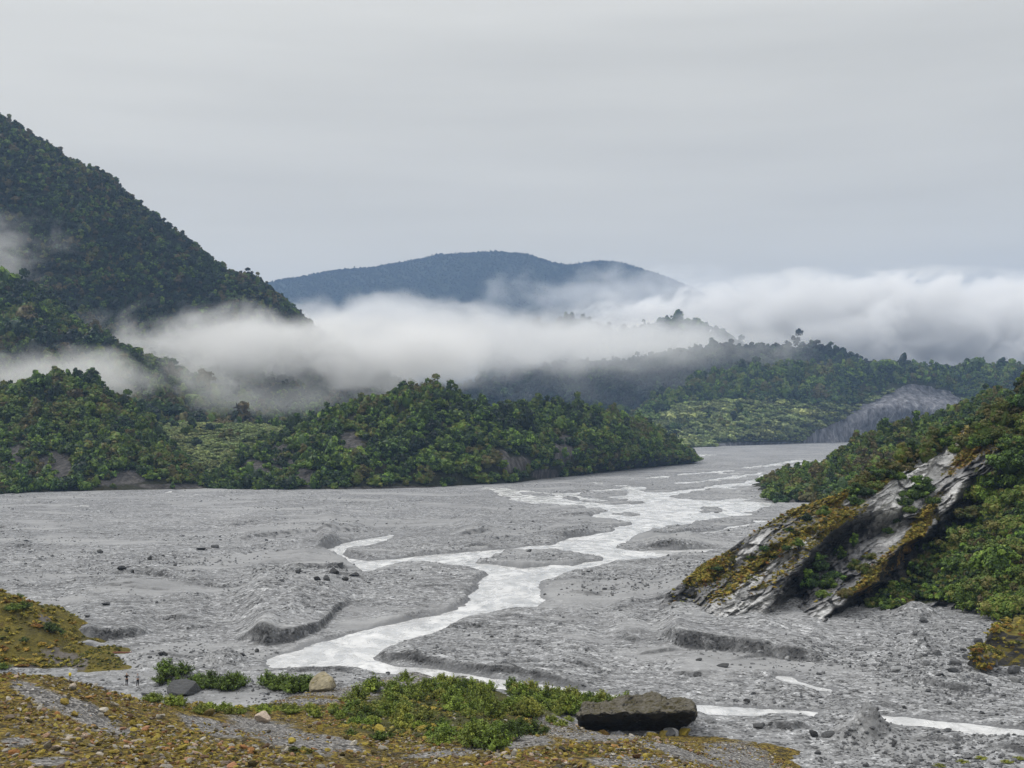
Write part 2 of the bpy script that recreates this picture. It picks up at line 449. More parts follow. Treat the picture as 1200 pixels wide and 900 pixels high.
def stone_shape(seed, sub=2, angular=0.5, sq=(1, 1, 1)):
    """angular broken rock: sphere cut by random planes, then roughened; unit half width"""
    rng = RS(seed); V, T = {1: ICO1, 2: ICO2, 3: ICO3, 4: ICO4}[sub]
    V = V * 1.0
    for k in range(int(7 + 6 * angular)):
        n = rng.normal(0, 1, 3); n /= np.linalg.norm(n); d = rng.uniform(0.36, 0.8) if sub > 1 else rng.uniform(.5, .85)
        e = V @ n - d; m = e > 0
        V[m] -= e[m][:, None] * n * 0.94
    amp = 0.05
    V += (amp * np.stack([fbm(V[:, 0] * 3 + seed, V[:, 1] * 3 + V[:, 2] * 2, seed + k) for k in range(3)], 1))
    return V * np.array(sq), T


ICO4 = icosphere(4)

# ------------------------------------------------------------------ scatter (stuff)
def source_collection(name, meshes):
    c = bpy.data.collections.new(name)
    for i, m in enumerate(meshes):
        o = bpy.data.objects.new(f'{name}_{chr(97 + i)}', m); c.objects.link(o)
    return c


def scatter(name, src, P, S, tint, seed, label, cat, tilt=0.0, squash=None, wild=1.0):
    """one object of kind stuff: its points carry instances of the source meshes"""
    P = np.asarray(P, np.float32); n = len(P); rng = RS(seed)
    me = bpy.data.meshes.new(name); me.vertices.add(n); me.vertices.foreach_set('co', P.ravel())
    R = np.stack([rng.normal(0, tilt, n) if tilt else np.zeros(n), rng.normal(0, tilt, n) if tilt else np.zeros(n), rng.uniform(0, 6.283, n)], 1)
    S3 = np.asarray(S)[:, None] * np.stack([rng.uniform(.85, 1.15, n), rng.uniform(.85, 1.15, n), rng.uniform(.8, 1.3, n) * (squash or 1.0)], 1)
    for k, v in (('rot', R), ('siz', S3)):
        a = me.attributes.new(k, 'FLOAT_VECTOR', 'POINT'); a.data.foreach_set('vector', v.astype(np.float32).ravel())
    a = me.attributes.new('tint', 'FLOAT', 'POINT'); a.data.foreach_set('value', np.asarray(tint, np.float32) * np.ones(n, np.float32))
    a = me.attributes.new('wild', 'FLOAT', 'POINT'); a.data.foreach_set('value', np.full(n, wild, np.float32))
    a = me.attributes.new('pick', 'INT', 'POINT'); a.data.foreach_set('value', rng.randint(0, len(src.objects), n).astype(np.int32))
    o = link(name, me); tag(o, label, cat, kind='stuff')
    g = bpy.data.node_groups.new(name, 'GeometryNodeTree')
    g.interface.new_socket('Geometry', in_out='INPUT', socket_type='NodeSocketGeometry')
    g.interface.new_socket('Geometry', in_out='OUTPUT', socket_type='NodeSocketGeometry')
    N = g.nodes.new; L = g.links.new
    gi, go = N('NodeGroupInput'), N('NodeGroupOutput')
    ci = N('GeometryNodeCollectionInfo'); ci.inputs['Collection'].default_value = src
    ci.inputs['Separate Children'].default_value = True; ci.inputs['Reset Children'].default_value = True
    ip = N('GeometryNodeInstanceOnPoints'); ip.inputs['Pick Instance'].default_value = True

    def na(nm, dt):
        x = N('GeometryNodeInputNamedAttribute'); x.data_type = dt; x.inputs['Name'].default_value = nm
        return x.outputs['Attribute']
    L(gi.outputs[0], ip.inputs['Points']); L(ci.outputs[0], ip.inputs['Instance'])
    L(na('pick', 'INT'), ip.inputs['Instance Index']); L(na('siz', 'FLOAT_VECTOR'), ip.inputs['Scale'])
    e2r = N('FunctionNodeEulerToRotation'); L(na('rot', 'FLOAT_VECTOR'), e2r.inputs[0]); L(e2r.outputs[0], ip.inputs['Rotation'])
    L(ip.outputs[0], go.inputs[0])
    md = o.modifiers.new('scatter', 'NODES'); md.node_group = g
    return o


MIX = MID + [crown_mesh('crown', 16, 9, 40, 0.24, 'tall', False), crown_mesh('crown', 17, 14, 34, 0.26, 'round'), crown_mesh('crown', 18, 30, 30, 0.16, 'tall')]
C_MID = source_collection('wood_crowns', MIX)
C_LOW = source_collection('low_bushes', [crown_mesh('crown', s, 12, 30, 0.28, 'broad') for s in (21, 22, 23)])
M_TUFT = mat_foliage('moss_tuft', [(0.0, (0.06, 0.075, 0.013)), (0.3, (0.19, 0.18, 0.025)), (0.55, (0.36, 0.29, 0.045)), (0.8, (0.28, 0.155, 0.025)), (1.0, (0.15, 0.06, 0.018))])


def tuft_mesh(s):
    V, Q, T, A = make_crown(s, 9, 26, 0.34, 'broad'); V[:, 2] *= .7
    return mesh_np('tuft', V, Q, T, [M_TUFT], {'clump': A}, smooth=False)


M_FERN = mat_foliage('fern_leaves', [(0.0, (0.11, 0.15, 0.05)), (0.5, (0.18, 0.235, 0.075)), (1.0, (0.22, 0.23, 0.08))])
C_FERN = source_collection('fern_bushes', [mesh_np('fern', *(lambda v, q, t, a: (v * [1, 1, .8], q, t, [M_FERN], {'clump': a}, False))(*make_crown(s, 12, 30, 0.28, 'broad'))) for s in (27, 28)])
C_TUFT = source_collection('moss_tuft_sources', [tuft_mesh(s) for s in (24, 25, 26)])
C_STONE = source_collection('river_stones', [mesh_np('stone', *[(lambda v, t: (v, None, t))(*stone_shape(30 + s, 1, 0.6, (1, .8, .55)))][0], [M_ROCKG], smooth=False) for s in range(5)])
C_LICH = source_collection('lichen_stones', [mesh_np('stone', *[(lambda v, t: (v, None, t))(*stone_shape(40 + s, 1, 0.8, (1, .75, .42)))][0], [M_ROCKY], smooth=False) for s in range(6)])

# ------------------------------------------------------------------ hills
def catmull(K, m):
    """rows through the key curves K (k, n, 3) -> (m, n, 3)"""
    k = len(K); t = np.linspace(0, k - 1, m); i = np.minimum(t.astype(int), k - 2); f = (t - i)[:, None, None]
    P0 = K[np.maximum(i - 1, 0)]; P1 = K[i]; P2 = K[i + 1]; P3 = K[np.minimum(i + 2, k - 1)]
    return 0.5 * (2 * P1 + (P2 - P0) * f + (2 * P0 - 5 * P1 + 4 * P2 - P3) * f ** 2 + (3 * P1 - P0 - 3 * P2 + P3) * f ** 3)


def curve(pts, nc):
    pts = [(*p, None)[:3] for p in pts]
    x = np.linspace(pts[0][0], pts[-1][0], nc)
    X = [p[0] for p in pts]
    y = np.interp(x, X, [p[1] for p in pts])
    Y = np.interp(x, X, [p[2] if p[2] else H * F / (p[1] - HY) for p in pts])
    ker = np.hanning(max(5, nc // 40) | 1); ker /= ker.sum(); h = len(ker) // 2
    sm = lambda a: np.convolve(np.pad(a, h, mode='edge'), ker, 'valid')
    y, Y = sm(y), sm(Y)
    return np.stack([(x - CX) / F * Y, Y, H + (HY - y) / F * Y], 1)


class Hill:
    def __init__(s, name, keys, nc, nr, amp, wl, seed, mat, label, back=300.0, foot=-4.0, rocks=(), rid=0.0, rpoly=None, leak=.14):
        s.leak = 0.0 if rpoly else leak
        K = [curve(k, nc) for k in keys]
        f0 = K[0].copy(); f0[:, 2] += foot; f0[:, 1] -= 6; K = [f0] + K
        b1 = K[-1].copy(); b1[:, 1] += back * .5; b1[:, 2] = b1[:, 2] * .55; b2 = K[-1].copy(); b2[:, 1] += back; b2[:, 2] = -4
        K += [b1, b2]
        P = catmull(np.array(K), nr)
        X, Y, Z = P[..., 0], P[..., 1], P[..., 2]
        lift = sstep(-2, 8, Z)
        d = fbm(X / wl, Y / wl, seed, 5) * 2 * amp
        if rid: d -= np.abs(fbm(X / (wl * 1.6), Y / (wl * 4), seed + 5, 3)) * 2 * rid
        Z = np.maximum(Z + d * lift, -4.5)
        s.P = np.stack([X, Y, Z], -1); s.nr, s.nc = nr, nc
        px = CX + X / Y * F; py = HY - (Z - H) / Y * F
        rk = np.zeros_like(px)
        for (rx, ry, rw, rh) in rocks:
            rk = np.maximum(rk, 1.25 - np.hypot((px - rx) / rw, (py - ry) / rh))
        if rpoly:
            q = np.stack([px.ravel(), py.ravel() * 2], 1) + np.stack([fbm(px / 12, py / 6, 3, 4), fbm(px / 12, py / 6, 4, 4)], -1).reshape(-1, 2) * [14, 14]
            rk = np.maximum(rk, sstep(3, -3, poly_sd(q, np.array(rpoly, float) * [1, 2])).reshape(px.shape))
        s.rock = np.clip(rk, 0, 1); s.px, s.py = px, py
        me = mesh_np(name, s.P.reshape(-1, 3), gridq(nr, nc), None, [mat], {'rock': s.rock})
        s.o = tag(link(name, me), label, kind='structure')

    def points(s, n, seed, spacing, front=True, test=None, px=(-60, 1260)):
        """spread points over the slope that faces the valley"""
        rng = RS(seed); P = s.P
        a = P[1:, :-1] - P[:-1, :-1]; b = P[:-1, 1:] - P[:-1, :-1]
        ar = np.linalg.norm(np.cross(a, b), axis=-1)
        cy = s.py[:-1, :-1]; cx = s.px[:-1, :-1]; z = P[:-1, :-1, 2]
        ok = (z > -0.5) & (cx > px[0]) & (cx < px[1])
        # only rows up to a little past the crest
        crest = np.argmin(s.py, axis=0)[:-1]; rows = np.arange(s.nr - 1)[:, None]
        ok &= rows <= crest[None] + max(2, s.nr // 30)
        w = (ar * ok * np.where(s.rock[:-1, :-1] < 0.5, 1.0, s.leak)).ravel(); w /= w.sum()
        k = rng.choice(len(w), n * 4, p=w); i, j = k // (s.nc - 1), k % (s.nc - 1)
        u, v = rng.rand(2, len(k))[:, :, None]
        Q = P[i, j] * (1 - u) * (1 - v) + P[i + 1, j] * u * (1 - v) + P[i, j + 1] * (1 - u) * v + P[i + 1, j + 1] * u * v
        cell = {}; keep = []
        for q_i, q in enumerate(Q):
            c = (int(q[0] // spacing), int(q[1] // spacing), int(q[2] // spacing))
            if c in cell: continue
            cell[c] = 1; keep.append(q_i)
            if len(keep) >= n: break
        Q = Q[keep]
        if test is not None: Q = Q[test(*to_px(Q))]
        return Q


def to_px(Q):
    return CX + Q[:, 0] / Q[:, 1] * F, HY - (Q[:, 2] - H) / Q[:, 1] * F


M_HF = mat_hillfloor('bush_floor'); M_HFAR = mat_hillfloor('distant_bush_floor', (0.012, 0.024, 0.012), (0.02, 0.032, 0.015), sc=0.4)
M_HCLIFF = mat_hillfloor('terrace_floor', (0.04, 0.05, 0.02), (0.075, 0.08, 0.035), (0.18, 0.18, 0.195), 0.35)
M_MEADOW = mat_hillfloor('fern_flat_floor', (0.045, 0.065, 0.025), (0.075, 0.1, 0.035))

far = Hill('far_mountain', [
    [(150, 500, 5200), (1050, 500, 5200)],
    [(150, 400, 6000), (400, 385, 6000), (600, 380, 6000), (800, 390, 6000), (1050, 440, 6000)],
    [(150, 372, 7000), (250, 350, 7000), (330, 329, 7000), (400, 315, 7000), (440, 311, 7000), (500, 303, 7000), (540, 297, 7000), (580, 292, 7000), (615, 296, 7000), (645, 307, 7000), (670, 311, 7000), (705, 304, 7000), (730, 307, 7000), (770, 320, 7000), (800, 335, 7000), (850, 362, 7000), (950, 400, 7000), (1050, 440, 7000)]],
    400, 90, 16, 420, 3, M_HFAR, 'long far mountain faded blue above the mist', back=2500, rid=42)
isl = Hill('misty_knoll', [
    [(560, 470, 3000), (930, 470, 3000)],
    [(560, 420, 3300), (640, 386, 3300), (662, 382, 3300), (690, 382, 3300), (715, 390, 3300), (738, 393, 3300), (765, 381, 3300), (790, 374, 3300), (815, 380, 3300), (845, 396, 3300), (880, 418, 3300), (930, 430, 3300)]],
    160, 40, 5, 90, 4, M_HFAR, 'dark wooded knolls poking out of the mist bank', back=600)
mid = Hill('wooded_ridge', [
    [(250, 516, 2120), (1250, 516, 2120)],
    [(250, 500, 2200), (600, 480, 2200), (700, 470, 2200), (850, 447, 2200), (1000, 447, 2200), (1250, 460, 2200)],
    [(250, 480, 2400), (400, 466, 2400), (480, 459, 2400), (560, 452, 2400), (640, 432, 2400), (700, 429, 2400), (760, 420, 2400), (850, 411, 2400), (900, 411, 2400), (960, 406, 2400), (1030, 432, 2400), (1100, 446, 2400), (1250, 452, 2400)]],
    300, 80, 14, 150, 5, M_HFAR, 'dark blue green wooded ridge half hidden by mist', back=900, rid=14)
ter = Hill('terrace_hill', [
    [(690, 527), (800, 525), (880, 521.5), (960, 519), (1000, 518), (1130, 516), (1280, 515)],
    [(690, 521, 1620), (800, 513, 1700), (880, 508, 1740), (950, 505, 1880), (985, 492, 1960), (1040, 480, 1980), (1090, 482, 2000), (1130, 492, 1990), (1280, 495, 1950)],
    [(690, 515, 1750), (760, 492, 1800), (800, 480, 1850), (880, 472, 1870), (960, 484, 1910), (1000, 476, 2010), (1060, 456, 2040), (1110, 462, 2050), (1140, 470, 2030), (1280, 470, 2000)],
    [(690, 505, 1900), (740, 496, 1900), (770, 478, 1930), (810, 458, 2020), (880, 441, 2050), (950, 438, 2080), (1050, 436, 2100), (1130, 440, 2100), (1180, 436, 2100), (1280, 428, 2100)]],
    360, 110, 5, 70, 6, M_HCLIFF, 'green terrace hill with a grey landslip face', back=700,
    rocks=[(900, 521, 90, 4)], rpoly=[(940, 519), (952, 507), (975, 498), (1000, 482), (1028, 467), (1052, 455), (1075, 450), (1108, 457), (1134, 472), (1125, 492), (1140, 522), (1000, 522)])
mtn = Hill('forested_mountain', [
    [(-260, 545), (560, 545)],
    [(-260, 420, 1180), (0, 430, 1170), (150, 455, 1180), (300, 485, 1200), (560, 500, 1250)],
    [(-260, 240, 1400), (0, 305, 1370), (100, 350, 1350), (200, 395, 1350), (300, 425, 1360), (400, 455, 1370), (560, 488, 1400)],
    [(-260, -20, 1720), (-100, 75, 1600), (0, 138, 1560), (50, 158, 1550), (100, 192, 1540), (150, 233, 1530), (200, 270, 1520), (250, 306, 1510), (275, 316, 1505), (300, 322, 1500), (325, 342, 1495), (345, 358, 1490), (380, 388, 1480), (440, 430, 1470), (560, 478, 1460)]],
    330, 150, 13, 90, 7, M_HF, 'steep dark forested mountain beside the valley', back=900, rid=26)
sprg = Hill('misty_foothill', [
    [(-200, 552), (460, 552)],
    [(-200, 420, 1050), (0, 440, 1040), (120, 465, 1040), (250, 500, 1050), (460, 530, 1050)],
    [(-200, 250, 1200), (-60, 300, 1180), (0, 325, 1170), (60, 362, 1160), (130, 410, 1150), (180, 432, 1150), (215, 446, 1140), (260, 470, 1130), (300, 486, 1130), (380, 508, 1130), (460, 522, 1130)]],
    220, 100, 9, 60, 8, M_HF, 'lower forested foothill fading into drifting mist', back=250, rid=10)
flat = Hill('fern_flat', [
    [(140, 560), (480, 560)],
    [(140, 530, 870), (250, 528, 870), (480, 530, 870)],
    [(140, 498, 1010), (250, 497, 1010), (340, 500, 1010), (480, 515, 1010)]],
    120, 40, 2, 40, 9, M_MEADOW, 'pale green fern flat between two wooded hillocks', back=120)
lhil = Hill('wooded_hill', [
    [(-160, 582), (0, 579), (60, 576), (120, 575), (250, 573), (300, 571)],
    [(-160, 545, 690), (0, 545, 690), (60, 540, 690), (120, 530, 690), (180, 530, 690), (215, 542, 690), (245, 564, 690), (300, 569, 700)],
    [(-160, 500, 740), (0, 500, 740), (60, 490, 740), (120, 500, 740), (180, 522, 740), (240, 562, 740), (300, 568, 740)],
    [(-160, 505, 790), (-40, 478, 800), (0, 464, 800), (45, 449, 800), (75, 445, 800), (110, 455, 800), (140, 475, 800), (180, 506, 790), (205, 532, 780), (240, 562, 770), (300, 568, 760)]],
    240, 90, 3.2, 26, 10, M_HF, 'olive green wooded hill with dark rocky foot beside gravel', back=90, rid=4,
    rocks=[(20, 540, 20, 24), (62, 546, 32, 22), (150, 560, 28, 11), (38, 474, 9, 4), (95, 566, 70, 5), (200, 570, 60, 4), (165, 478, 20, 5)])
chil = Hill('wooded_hillock', [
    [(225, 572), (300, 574.5), (400, 574), (500, 571.5), (600, 566), (680, 557), (720, 552), (800, 544), (815, 541)],
    [(225, 569, 690), (300, 556, 690), (400, 540, 690), (500, 535, 700), (600, 530, 740), (690, 528, 820), (740, 528, 890), (800, 537, 1000), (815, 540, 1030)],
    [(225, 568, 720), (300, 541, 725), (400, 502, 735), (500, 488, 750), (600, 500, 790), (700, 505, 880), (760, 512, 960), (802, 532, 1030), (815, 539, 1050)],
    [(225, 568, 760), (260, 554, 765), (310, 526, 770), (350, 505, 775), (400, 483, 780), (430, 472, 785), (470, 463, 795), (510, 459, 800), (545, 470, 810), (580, 488, 830), (620, 478, 870), (650, 473, 890), (690, 483, 930), (730, 493, 980), (770, 508, 1020), (797, 528, 1050), (815, 538, 1065)]],
    300, 100, 3.2, 28, 11, M_HF, 'rounded green wooded hillock standing in the gravel valley', back=130, rid=4,
    rocks=[(298, 556, 24, 22), (330, 538, 20, 26), (355, 560, 20, 16), (408, 522, 22, 22), (660, 528, 14, 28), (605, 545, 28, 13), (640, 556, 22, 9), (585, 535, 14, 10), (480, 572, 120, 3)])
shd = Hill('bushy_shoulder', [
    [(903, 588), (1000, 592), (1330, 596)],
    [(903, 583, 600), (950, 568, 600), (1000, 560, 600), (1100, 550, 600), (1330, 530, 600)],
    [(903, 582, 620), (920, 570, 640), (950, 555, 650), (985, 541, 660), (1010, 522, 670), (1040, 514, 680), (1075, 506, 690), (1100, 499, 700), (1160, 470, 700), (1330, 430, 700)]],
    150, 50, 2.5, 25, 12, M_HF, 'low bushy shoulder of olive trees beyond the rock spur', back=120,
    rocks=[(940, 588, 40, 4)])

# ------------------------------------------------------------------ river flat, water
def W(pts): return np.array([at(x, y)[:2] for x, y in pts])


POLY = [
    [(318, 772), (380, 751), (430, 738), (500, 723), (545, 713), (562, 703), (560, 690), (577, 672), (550, 667), (510, 663), (465, 660), (432, 670),
     (412, 661), (397, 651), (380, 646), (407, 635), (430, 630), (457, 626.5), (456, 629.5), (424, 639), (404, 646), (410, 653), (430, 656), (470, 653.5), (520, 648.5),
     (580, 643.5), (620, 639.5), (652, 638), (667, 629), (694, 627), (723, 620), (743, 613), (735, 611), (711, 607), (694, 606), (710, 597), (688, 594), (650, 591),
     (612, 587), (590, 580), (574, 571), (602, 573), (612, 579), (650, 582), (685, 588), (708, 590), (726, 591), (761, 589), (737, 585), (716, 583), (735, 580), (737, 575), (733, 570.5), (749, 570),
     (749, 574), (767, 577), (825, 571), (877, 564), (892, 557), (945, 553), (985, 550), (985, 554), (940, 558), (912, 564), (895, 565.5), (877, 568), (831, 573), (796, 578),
     (778, 581), (802, 584), (854, 587), (907, 588), (904, 592), (883, 597), (866, 603), (825, 607.5), (796, 615), (772, 621), (737, 629), (729, 635), (716, 641), (751, 645), (838, 642.5), (813, 648),
     (767, 653), (738, 654), (720, 657), (695, 662), (660, 670), (632, 680), (627, 690), (635, 702), (620, 712), (560, 722), (520, 735), (475, 750), (437, 766), (432, 772), (465, 779),
     (540, 789), (610, 798), (700, 812), (800, 824), (900, 830), (950, 833), (945, 836), (860, 834), (780, 831), (690, 821), (600, 806), (540, 798), (480, 789), (425, 781), (360, 781), (328, 780)],
    [(1036, 838), (1080, 841), (1130, 847), (1180, 852), (1240, 858), (1240, 863), (1170, 858), (1110, 851), (1060, 846)],
]
ISLE = [[(556, 659), (578, 650), (590, 646), (640, 641.5), (658, 642), (672, 646), (704, 651), (712, 655), (690, 658), (668, 663.5), (640, 662), (612, 664.5), (585, 661)],
        [(718, 602), (740, 598.5), (758, 603), (735, 606)], [(812, 598), (835, 595), (842, 598), (825, 600)]]
LINES = [([(780, 630), (813, 626), (840, 622), (854, 618), (898, 610)], 1.4), ([(848, 555), (877, 553.5)], 3), ([(845, 572), (904, 570)], 2.2), ([(818, 534), (828, 533)], 6),
         ([(945, 545), (971, 540)], 9), ([(694, 565), (708, 567), (729, 569)], 2.2), ([(718, 562), (758, 560)], 2.0), ([(186, 578), (206, 574)], 1.6), ([(90, 593), (130, 590)], 1.2),
         ([(477, 622.5), (505, 622)], 1.5), ([(790, 608), (835, 604)], 0.8), ([(620, 600), (660, 598)], 1.0), ([(920, 792), (945, 801), (965, 806)], 0.22), ([(870, 575), (903, 573)], 2), ([(575, 572), (640, 577), (700, 586)], 3), ([(660, 600), (700, 594), (735, 590)], 2), ([(760, 560), (800, 556), (860, 551)], 3), ([(735, 596), (800, 593), (870, 584)], 2), ([(640, 588), (670, 578), (735, 572)], 2.4), ([(880, 548), (940, 539)], 4), ([(800, 566), (850, 560), (900, 553)], 3)]


# cut banks: (foot line in photo px, height m, run-out behind m)
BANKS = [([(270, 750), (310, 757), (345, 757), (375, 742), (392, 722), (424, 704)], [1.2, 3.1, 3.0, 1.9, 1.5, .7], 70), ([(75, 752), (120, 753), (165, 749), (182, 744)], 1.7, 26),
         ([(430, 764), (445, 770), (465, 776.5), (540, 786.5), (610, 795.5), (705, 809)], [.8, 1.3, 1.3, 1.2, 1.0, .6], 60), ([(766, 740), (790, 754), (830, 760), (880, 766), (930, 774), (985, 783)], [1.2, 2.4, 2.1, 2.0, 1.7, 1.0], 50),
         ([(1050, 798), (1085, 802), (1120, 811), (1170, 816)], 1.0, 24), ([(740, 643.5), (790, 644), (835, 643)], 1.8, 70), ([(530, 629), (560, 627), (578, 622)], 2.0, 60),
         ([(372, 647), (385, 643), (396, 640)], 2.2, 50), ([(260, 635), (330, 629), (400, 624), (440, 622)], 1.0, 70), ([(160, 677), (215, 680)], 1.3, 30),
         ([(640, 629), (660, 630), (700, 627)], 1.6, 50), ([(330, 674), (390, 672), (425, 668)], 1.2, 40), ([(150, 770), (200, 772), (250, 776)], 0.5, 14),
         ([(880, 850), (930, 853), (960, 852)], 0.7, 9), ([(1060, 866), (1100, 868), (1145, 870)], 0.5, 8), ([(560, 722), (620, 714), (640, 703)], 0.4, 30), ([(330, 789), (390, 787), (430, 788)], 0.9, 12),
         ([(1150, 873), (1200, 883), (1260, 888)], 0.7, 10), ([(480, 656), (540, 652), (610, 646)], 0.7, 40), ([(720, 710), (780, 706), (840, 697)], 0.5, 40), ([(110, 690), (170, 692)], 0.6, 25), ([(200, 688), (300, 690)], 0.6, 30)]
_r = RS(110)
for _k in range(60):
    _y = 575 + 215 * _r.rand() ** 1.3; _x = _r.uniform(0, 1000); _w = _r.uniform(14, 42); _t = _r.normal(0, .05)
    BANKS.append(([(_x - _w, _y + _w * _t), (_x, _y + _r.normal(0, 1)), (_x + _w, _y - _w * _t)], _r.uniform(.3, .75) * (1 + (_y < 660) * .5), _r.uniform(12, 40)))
BUMPS = [(1010, 868, 3.0, 1.9), (1028, 866, 2.0, 2.3), (1045, 868, 2.4, 1.2), (1082, 764, 3.2, 2.4), (262, 780, 3.0, 1.8), (240, 783, 3.5, 0.9), (1085, 724, 5.0, 2.2), (330, 722, 22, 1.6), (1045, 885, 1.5, 0.8), (205, 806, 3.2, 2.2), (785, 842, 3, 1.2), (800, 848, 4, 1.2)]


def bed_height(X, Y):
    """height of the river flat, with the shore distance and the darkening of the bank faces"""
    P = np.stack([X, Y], 1)
    sd = np.full(len(P), 1e9)
    for p in POLY: sd = np.minimum(sd, poly_sd(P, W(p)))
    isn = fbm(X / 6, Y / 16, 45, 4) * 9 * np.clip(Y / 330, .4, 2)
    for p in ISLE: sd = np.maximum(sd, -poly_sd(P, W(p)) + isn)
    for p, w in LINES:
        q = W(p)
        for A, B in zip(q[:-1], q[1:]): sd = np.minimum(sd, seg_dist(P, A, B) - (w * 1.2 if w > .5 else w - .75))
    k = np.clip(Y / 300.0, 0.35, 3.0)
    sd = sd + fbm(X / 9, Y / 14, 21, 5) * np.where(Y < 430, 4.5, 7.0) * k - 0.7 + fbm(X / 2.2, Y / 3.0, 22, 3) * 1.8
    z = fbm(X / 45, Y / 60, 23, 4) * 0.4 + fbm(X / 5, Y / 7, 24, 4) * 0.33 + 0.12
    t = (fbm(X / 90, Y / 45, 25, 4) + 0.5) * 7; fr = t - np.floor(t)
    z += 0.30 * (np.floor(t) + sstep(0.8, 0.98, fr) - 3.5) * sstep(900, 300, Y)
    t2 = (fbm(X / 26, Y / 16, 26, 4) + 0.5) * 5; fr2 = t2 - np.floor(t2)
    z += 0.22 * (np.floor(t2) + sstep(0.8, 0.97, fr2) - 2.5) * sstep(420, 250, Y)
    z = np.maximum(z, -0.08)
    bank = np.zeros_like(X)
    px = CX + X / Y * F
    for line, h, run in BANKS:
        q = W(line); lx = [p[0] for p in line]
        if hasattr(h, '__len__'): hl = np.interp(px, lx, h); h = max(h)
        else: hl = h
        yl = np.interp(px, lx, q[:, 1])
        el_ = min(34.0, (lx[-1] - lx[0]) * .4); ends = sstep(lx[0] - 4, lx[0] + el_, px) * sstep(lx[-1] + 4, lx[-1] - el_, px)
        s = Y - yl + fbm(X / 4, Y / 9, 27, 3) * 3.0 + fbm(X / 11, Y / 30, 37, 3) * 4.5 * min(h, 2.5) + fbm(X / 1.3, Y / 3, 38, 2) * 0.8
        prof = sstep(0, 0.9 * h + 0.3, s) * np.exp(-np.maximum(s, 0) / (run * 1.8))
        hh = hl * ends * np.clip(0.9 + fbm(X / 9, X * 0, 28, 3) * .8, .4, 1.4)
        z += hh * prof
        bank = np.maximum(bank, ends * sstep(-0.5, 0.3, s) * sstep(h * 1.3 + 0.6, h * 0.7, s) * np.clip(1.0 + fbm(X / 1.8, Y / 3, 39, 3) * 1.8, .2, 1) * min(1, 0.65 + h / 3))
    for bx, by, r, h in BUMPS:
        c = at(bx, by)
        d = np.hypot(X - c[0], (Y - c[1] - r)) + fbm(X / 2.5, Y / 2.5, 29, 3) * r * 0.5
        z += h * np.clip(1.15 - d / r, 0, 1) ** 1.1
    shore = sstep(0.0, 1.8, sd)
    z = np.where(sd < 1.8, -0.32 + (z + 0.32) * shore + np.minimum(sd, 0) * 0.25, z)
    z = np.maximum(z, -1.6)
    wet_or_shade = sstep(2.0, 0.4, sd) * .8
    return z, sd, bank, wet_or_shade


iv = np.concatenate([np.linspace(1 / 30., 1 / 128., 16)[:-1], np.linspace(1 / 128., 1 / 1800., 560), 1 / np.geomspace(1900, 12000, 26)])
Yr = 1 / iv
tc = np.linspace(-0.62, 0.62, 900)
GY = np.repeat(Yr[:, None], len(tc), 1); GX = GY * tc[None]
gz, gsd, gbank, gwet = bed_height(GX.ravel(), GY.ravel())
riverbed = link('riverbed_ground', mesh_np('riverbed_ground', np.stack([GX.ravel(), GY.ravel(), gz], 1), gridq(*GY.shape), None, [M_GRAVEL], {'bank': gbank, 'wet_or_shade': gwet}))
tag(riverbed, 'grey gravel river flat filling the valley floor', kind='structure')
# water sheet, lying in the channels
wy = 1 / np.linspace(1 / 120., 1 / 2400., 60); wx = np.linspace(-0.6, 0.6, 60)
WY = np.repeat(wy[:, None], 60, 1); WX = WY * wx[None]
water = link('river_water', mesh_np('river_water', np.stack([WX.ravel(), WY.ravel(), np.full(WX.size, -0.30)], 1), gridq(60, 60), None, [M_WATER]))
tag(water, 'milky braided glacial river winding through grey gravel', kind='structure')


def grid_z(x, y):
    """bed height at one point"""
    z, sd, b, w = bed_height(np.array([x], float), np.array([y], float))
    return float(z[0])


# ------------------------------------------------------------------ near moraine
MOR = [
    [(-260, 1500, 16), (1000, 1500, 16)],
    [(-260, 960, 44), (560, 960, 46), (760, 960, 50), (900, 960, 56), (1000, 960, 60)],
    [(-260, 890, 66), (0, 890, 66), (150, 885, 70), (350, 885, 80), (560, 888, 92), (700, 896, 92), (820, 906, 92), (900, 925, 96), (1000, 940, 98)],
    [(-260, 840, 86), (0, 838, 86), (100, 846, 90), (200, 855, 98), (320, 860, 110), (440, 850, 126), (560, 872, 110), (700, 870, 106), (780, 876, 106), (840, 894, 108), (900, 915, 112), (1000, 940, 114)],
    [(-260, 790, 104), (0, 790, 105), (60, 794, 107), (100, 801, 110), (140, 813, 116), (200, 824, 124), (260, 832, 136), (340, 828, 150), (440, 818, 158), (540, 820, 158), (640, 852, 138), (700, 862, 124), (740, 859, 118), (790, 870, 118), (840, 889, 120), (880, 906, 123), (1000, 935, 126)],
]
nc, nr = 420, 330
K = [curve(k, nc) for k in MOR]
b1 = K[-1].copy(); b1[:, 1] += 14; b1[:, 2] = b1[:, 2] * 0.45; b2 = K[-1].copy(); b2[:, 1] += 34; b2[:, 2] = -1.2
MP = catmull(np.array(K + [b1, b2]), nr)
X, Y, Z = MP[..., 0], MP[..., 1], MP[..., 2]
amp = sstep(20, 50, Y)
Z = Z + (fbm(X / 9, Y / 9, 31, 5) * 1.3 + fbm(X / 1.6, Y / 1.6, 32, 4) * 0.42) * amp
MP = np.stack([X, Y, Z], -1)
mpx = CX + X / Y * F; mpy = HY - (Z - H) / Y * F


def blob(px, py, x, y, w, h, rot=0.0):
    c, s = math.cos(rot), math.sin(rot); dx, dy = px - x, py - y
    return np.clip(1.35 - np.hypot((dx * c + dy * s) / w, (-dx * s + dy * c) / h), 0, 1)


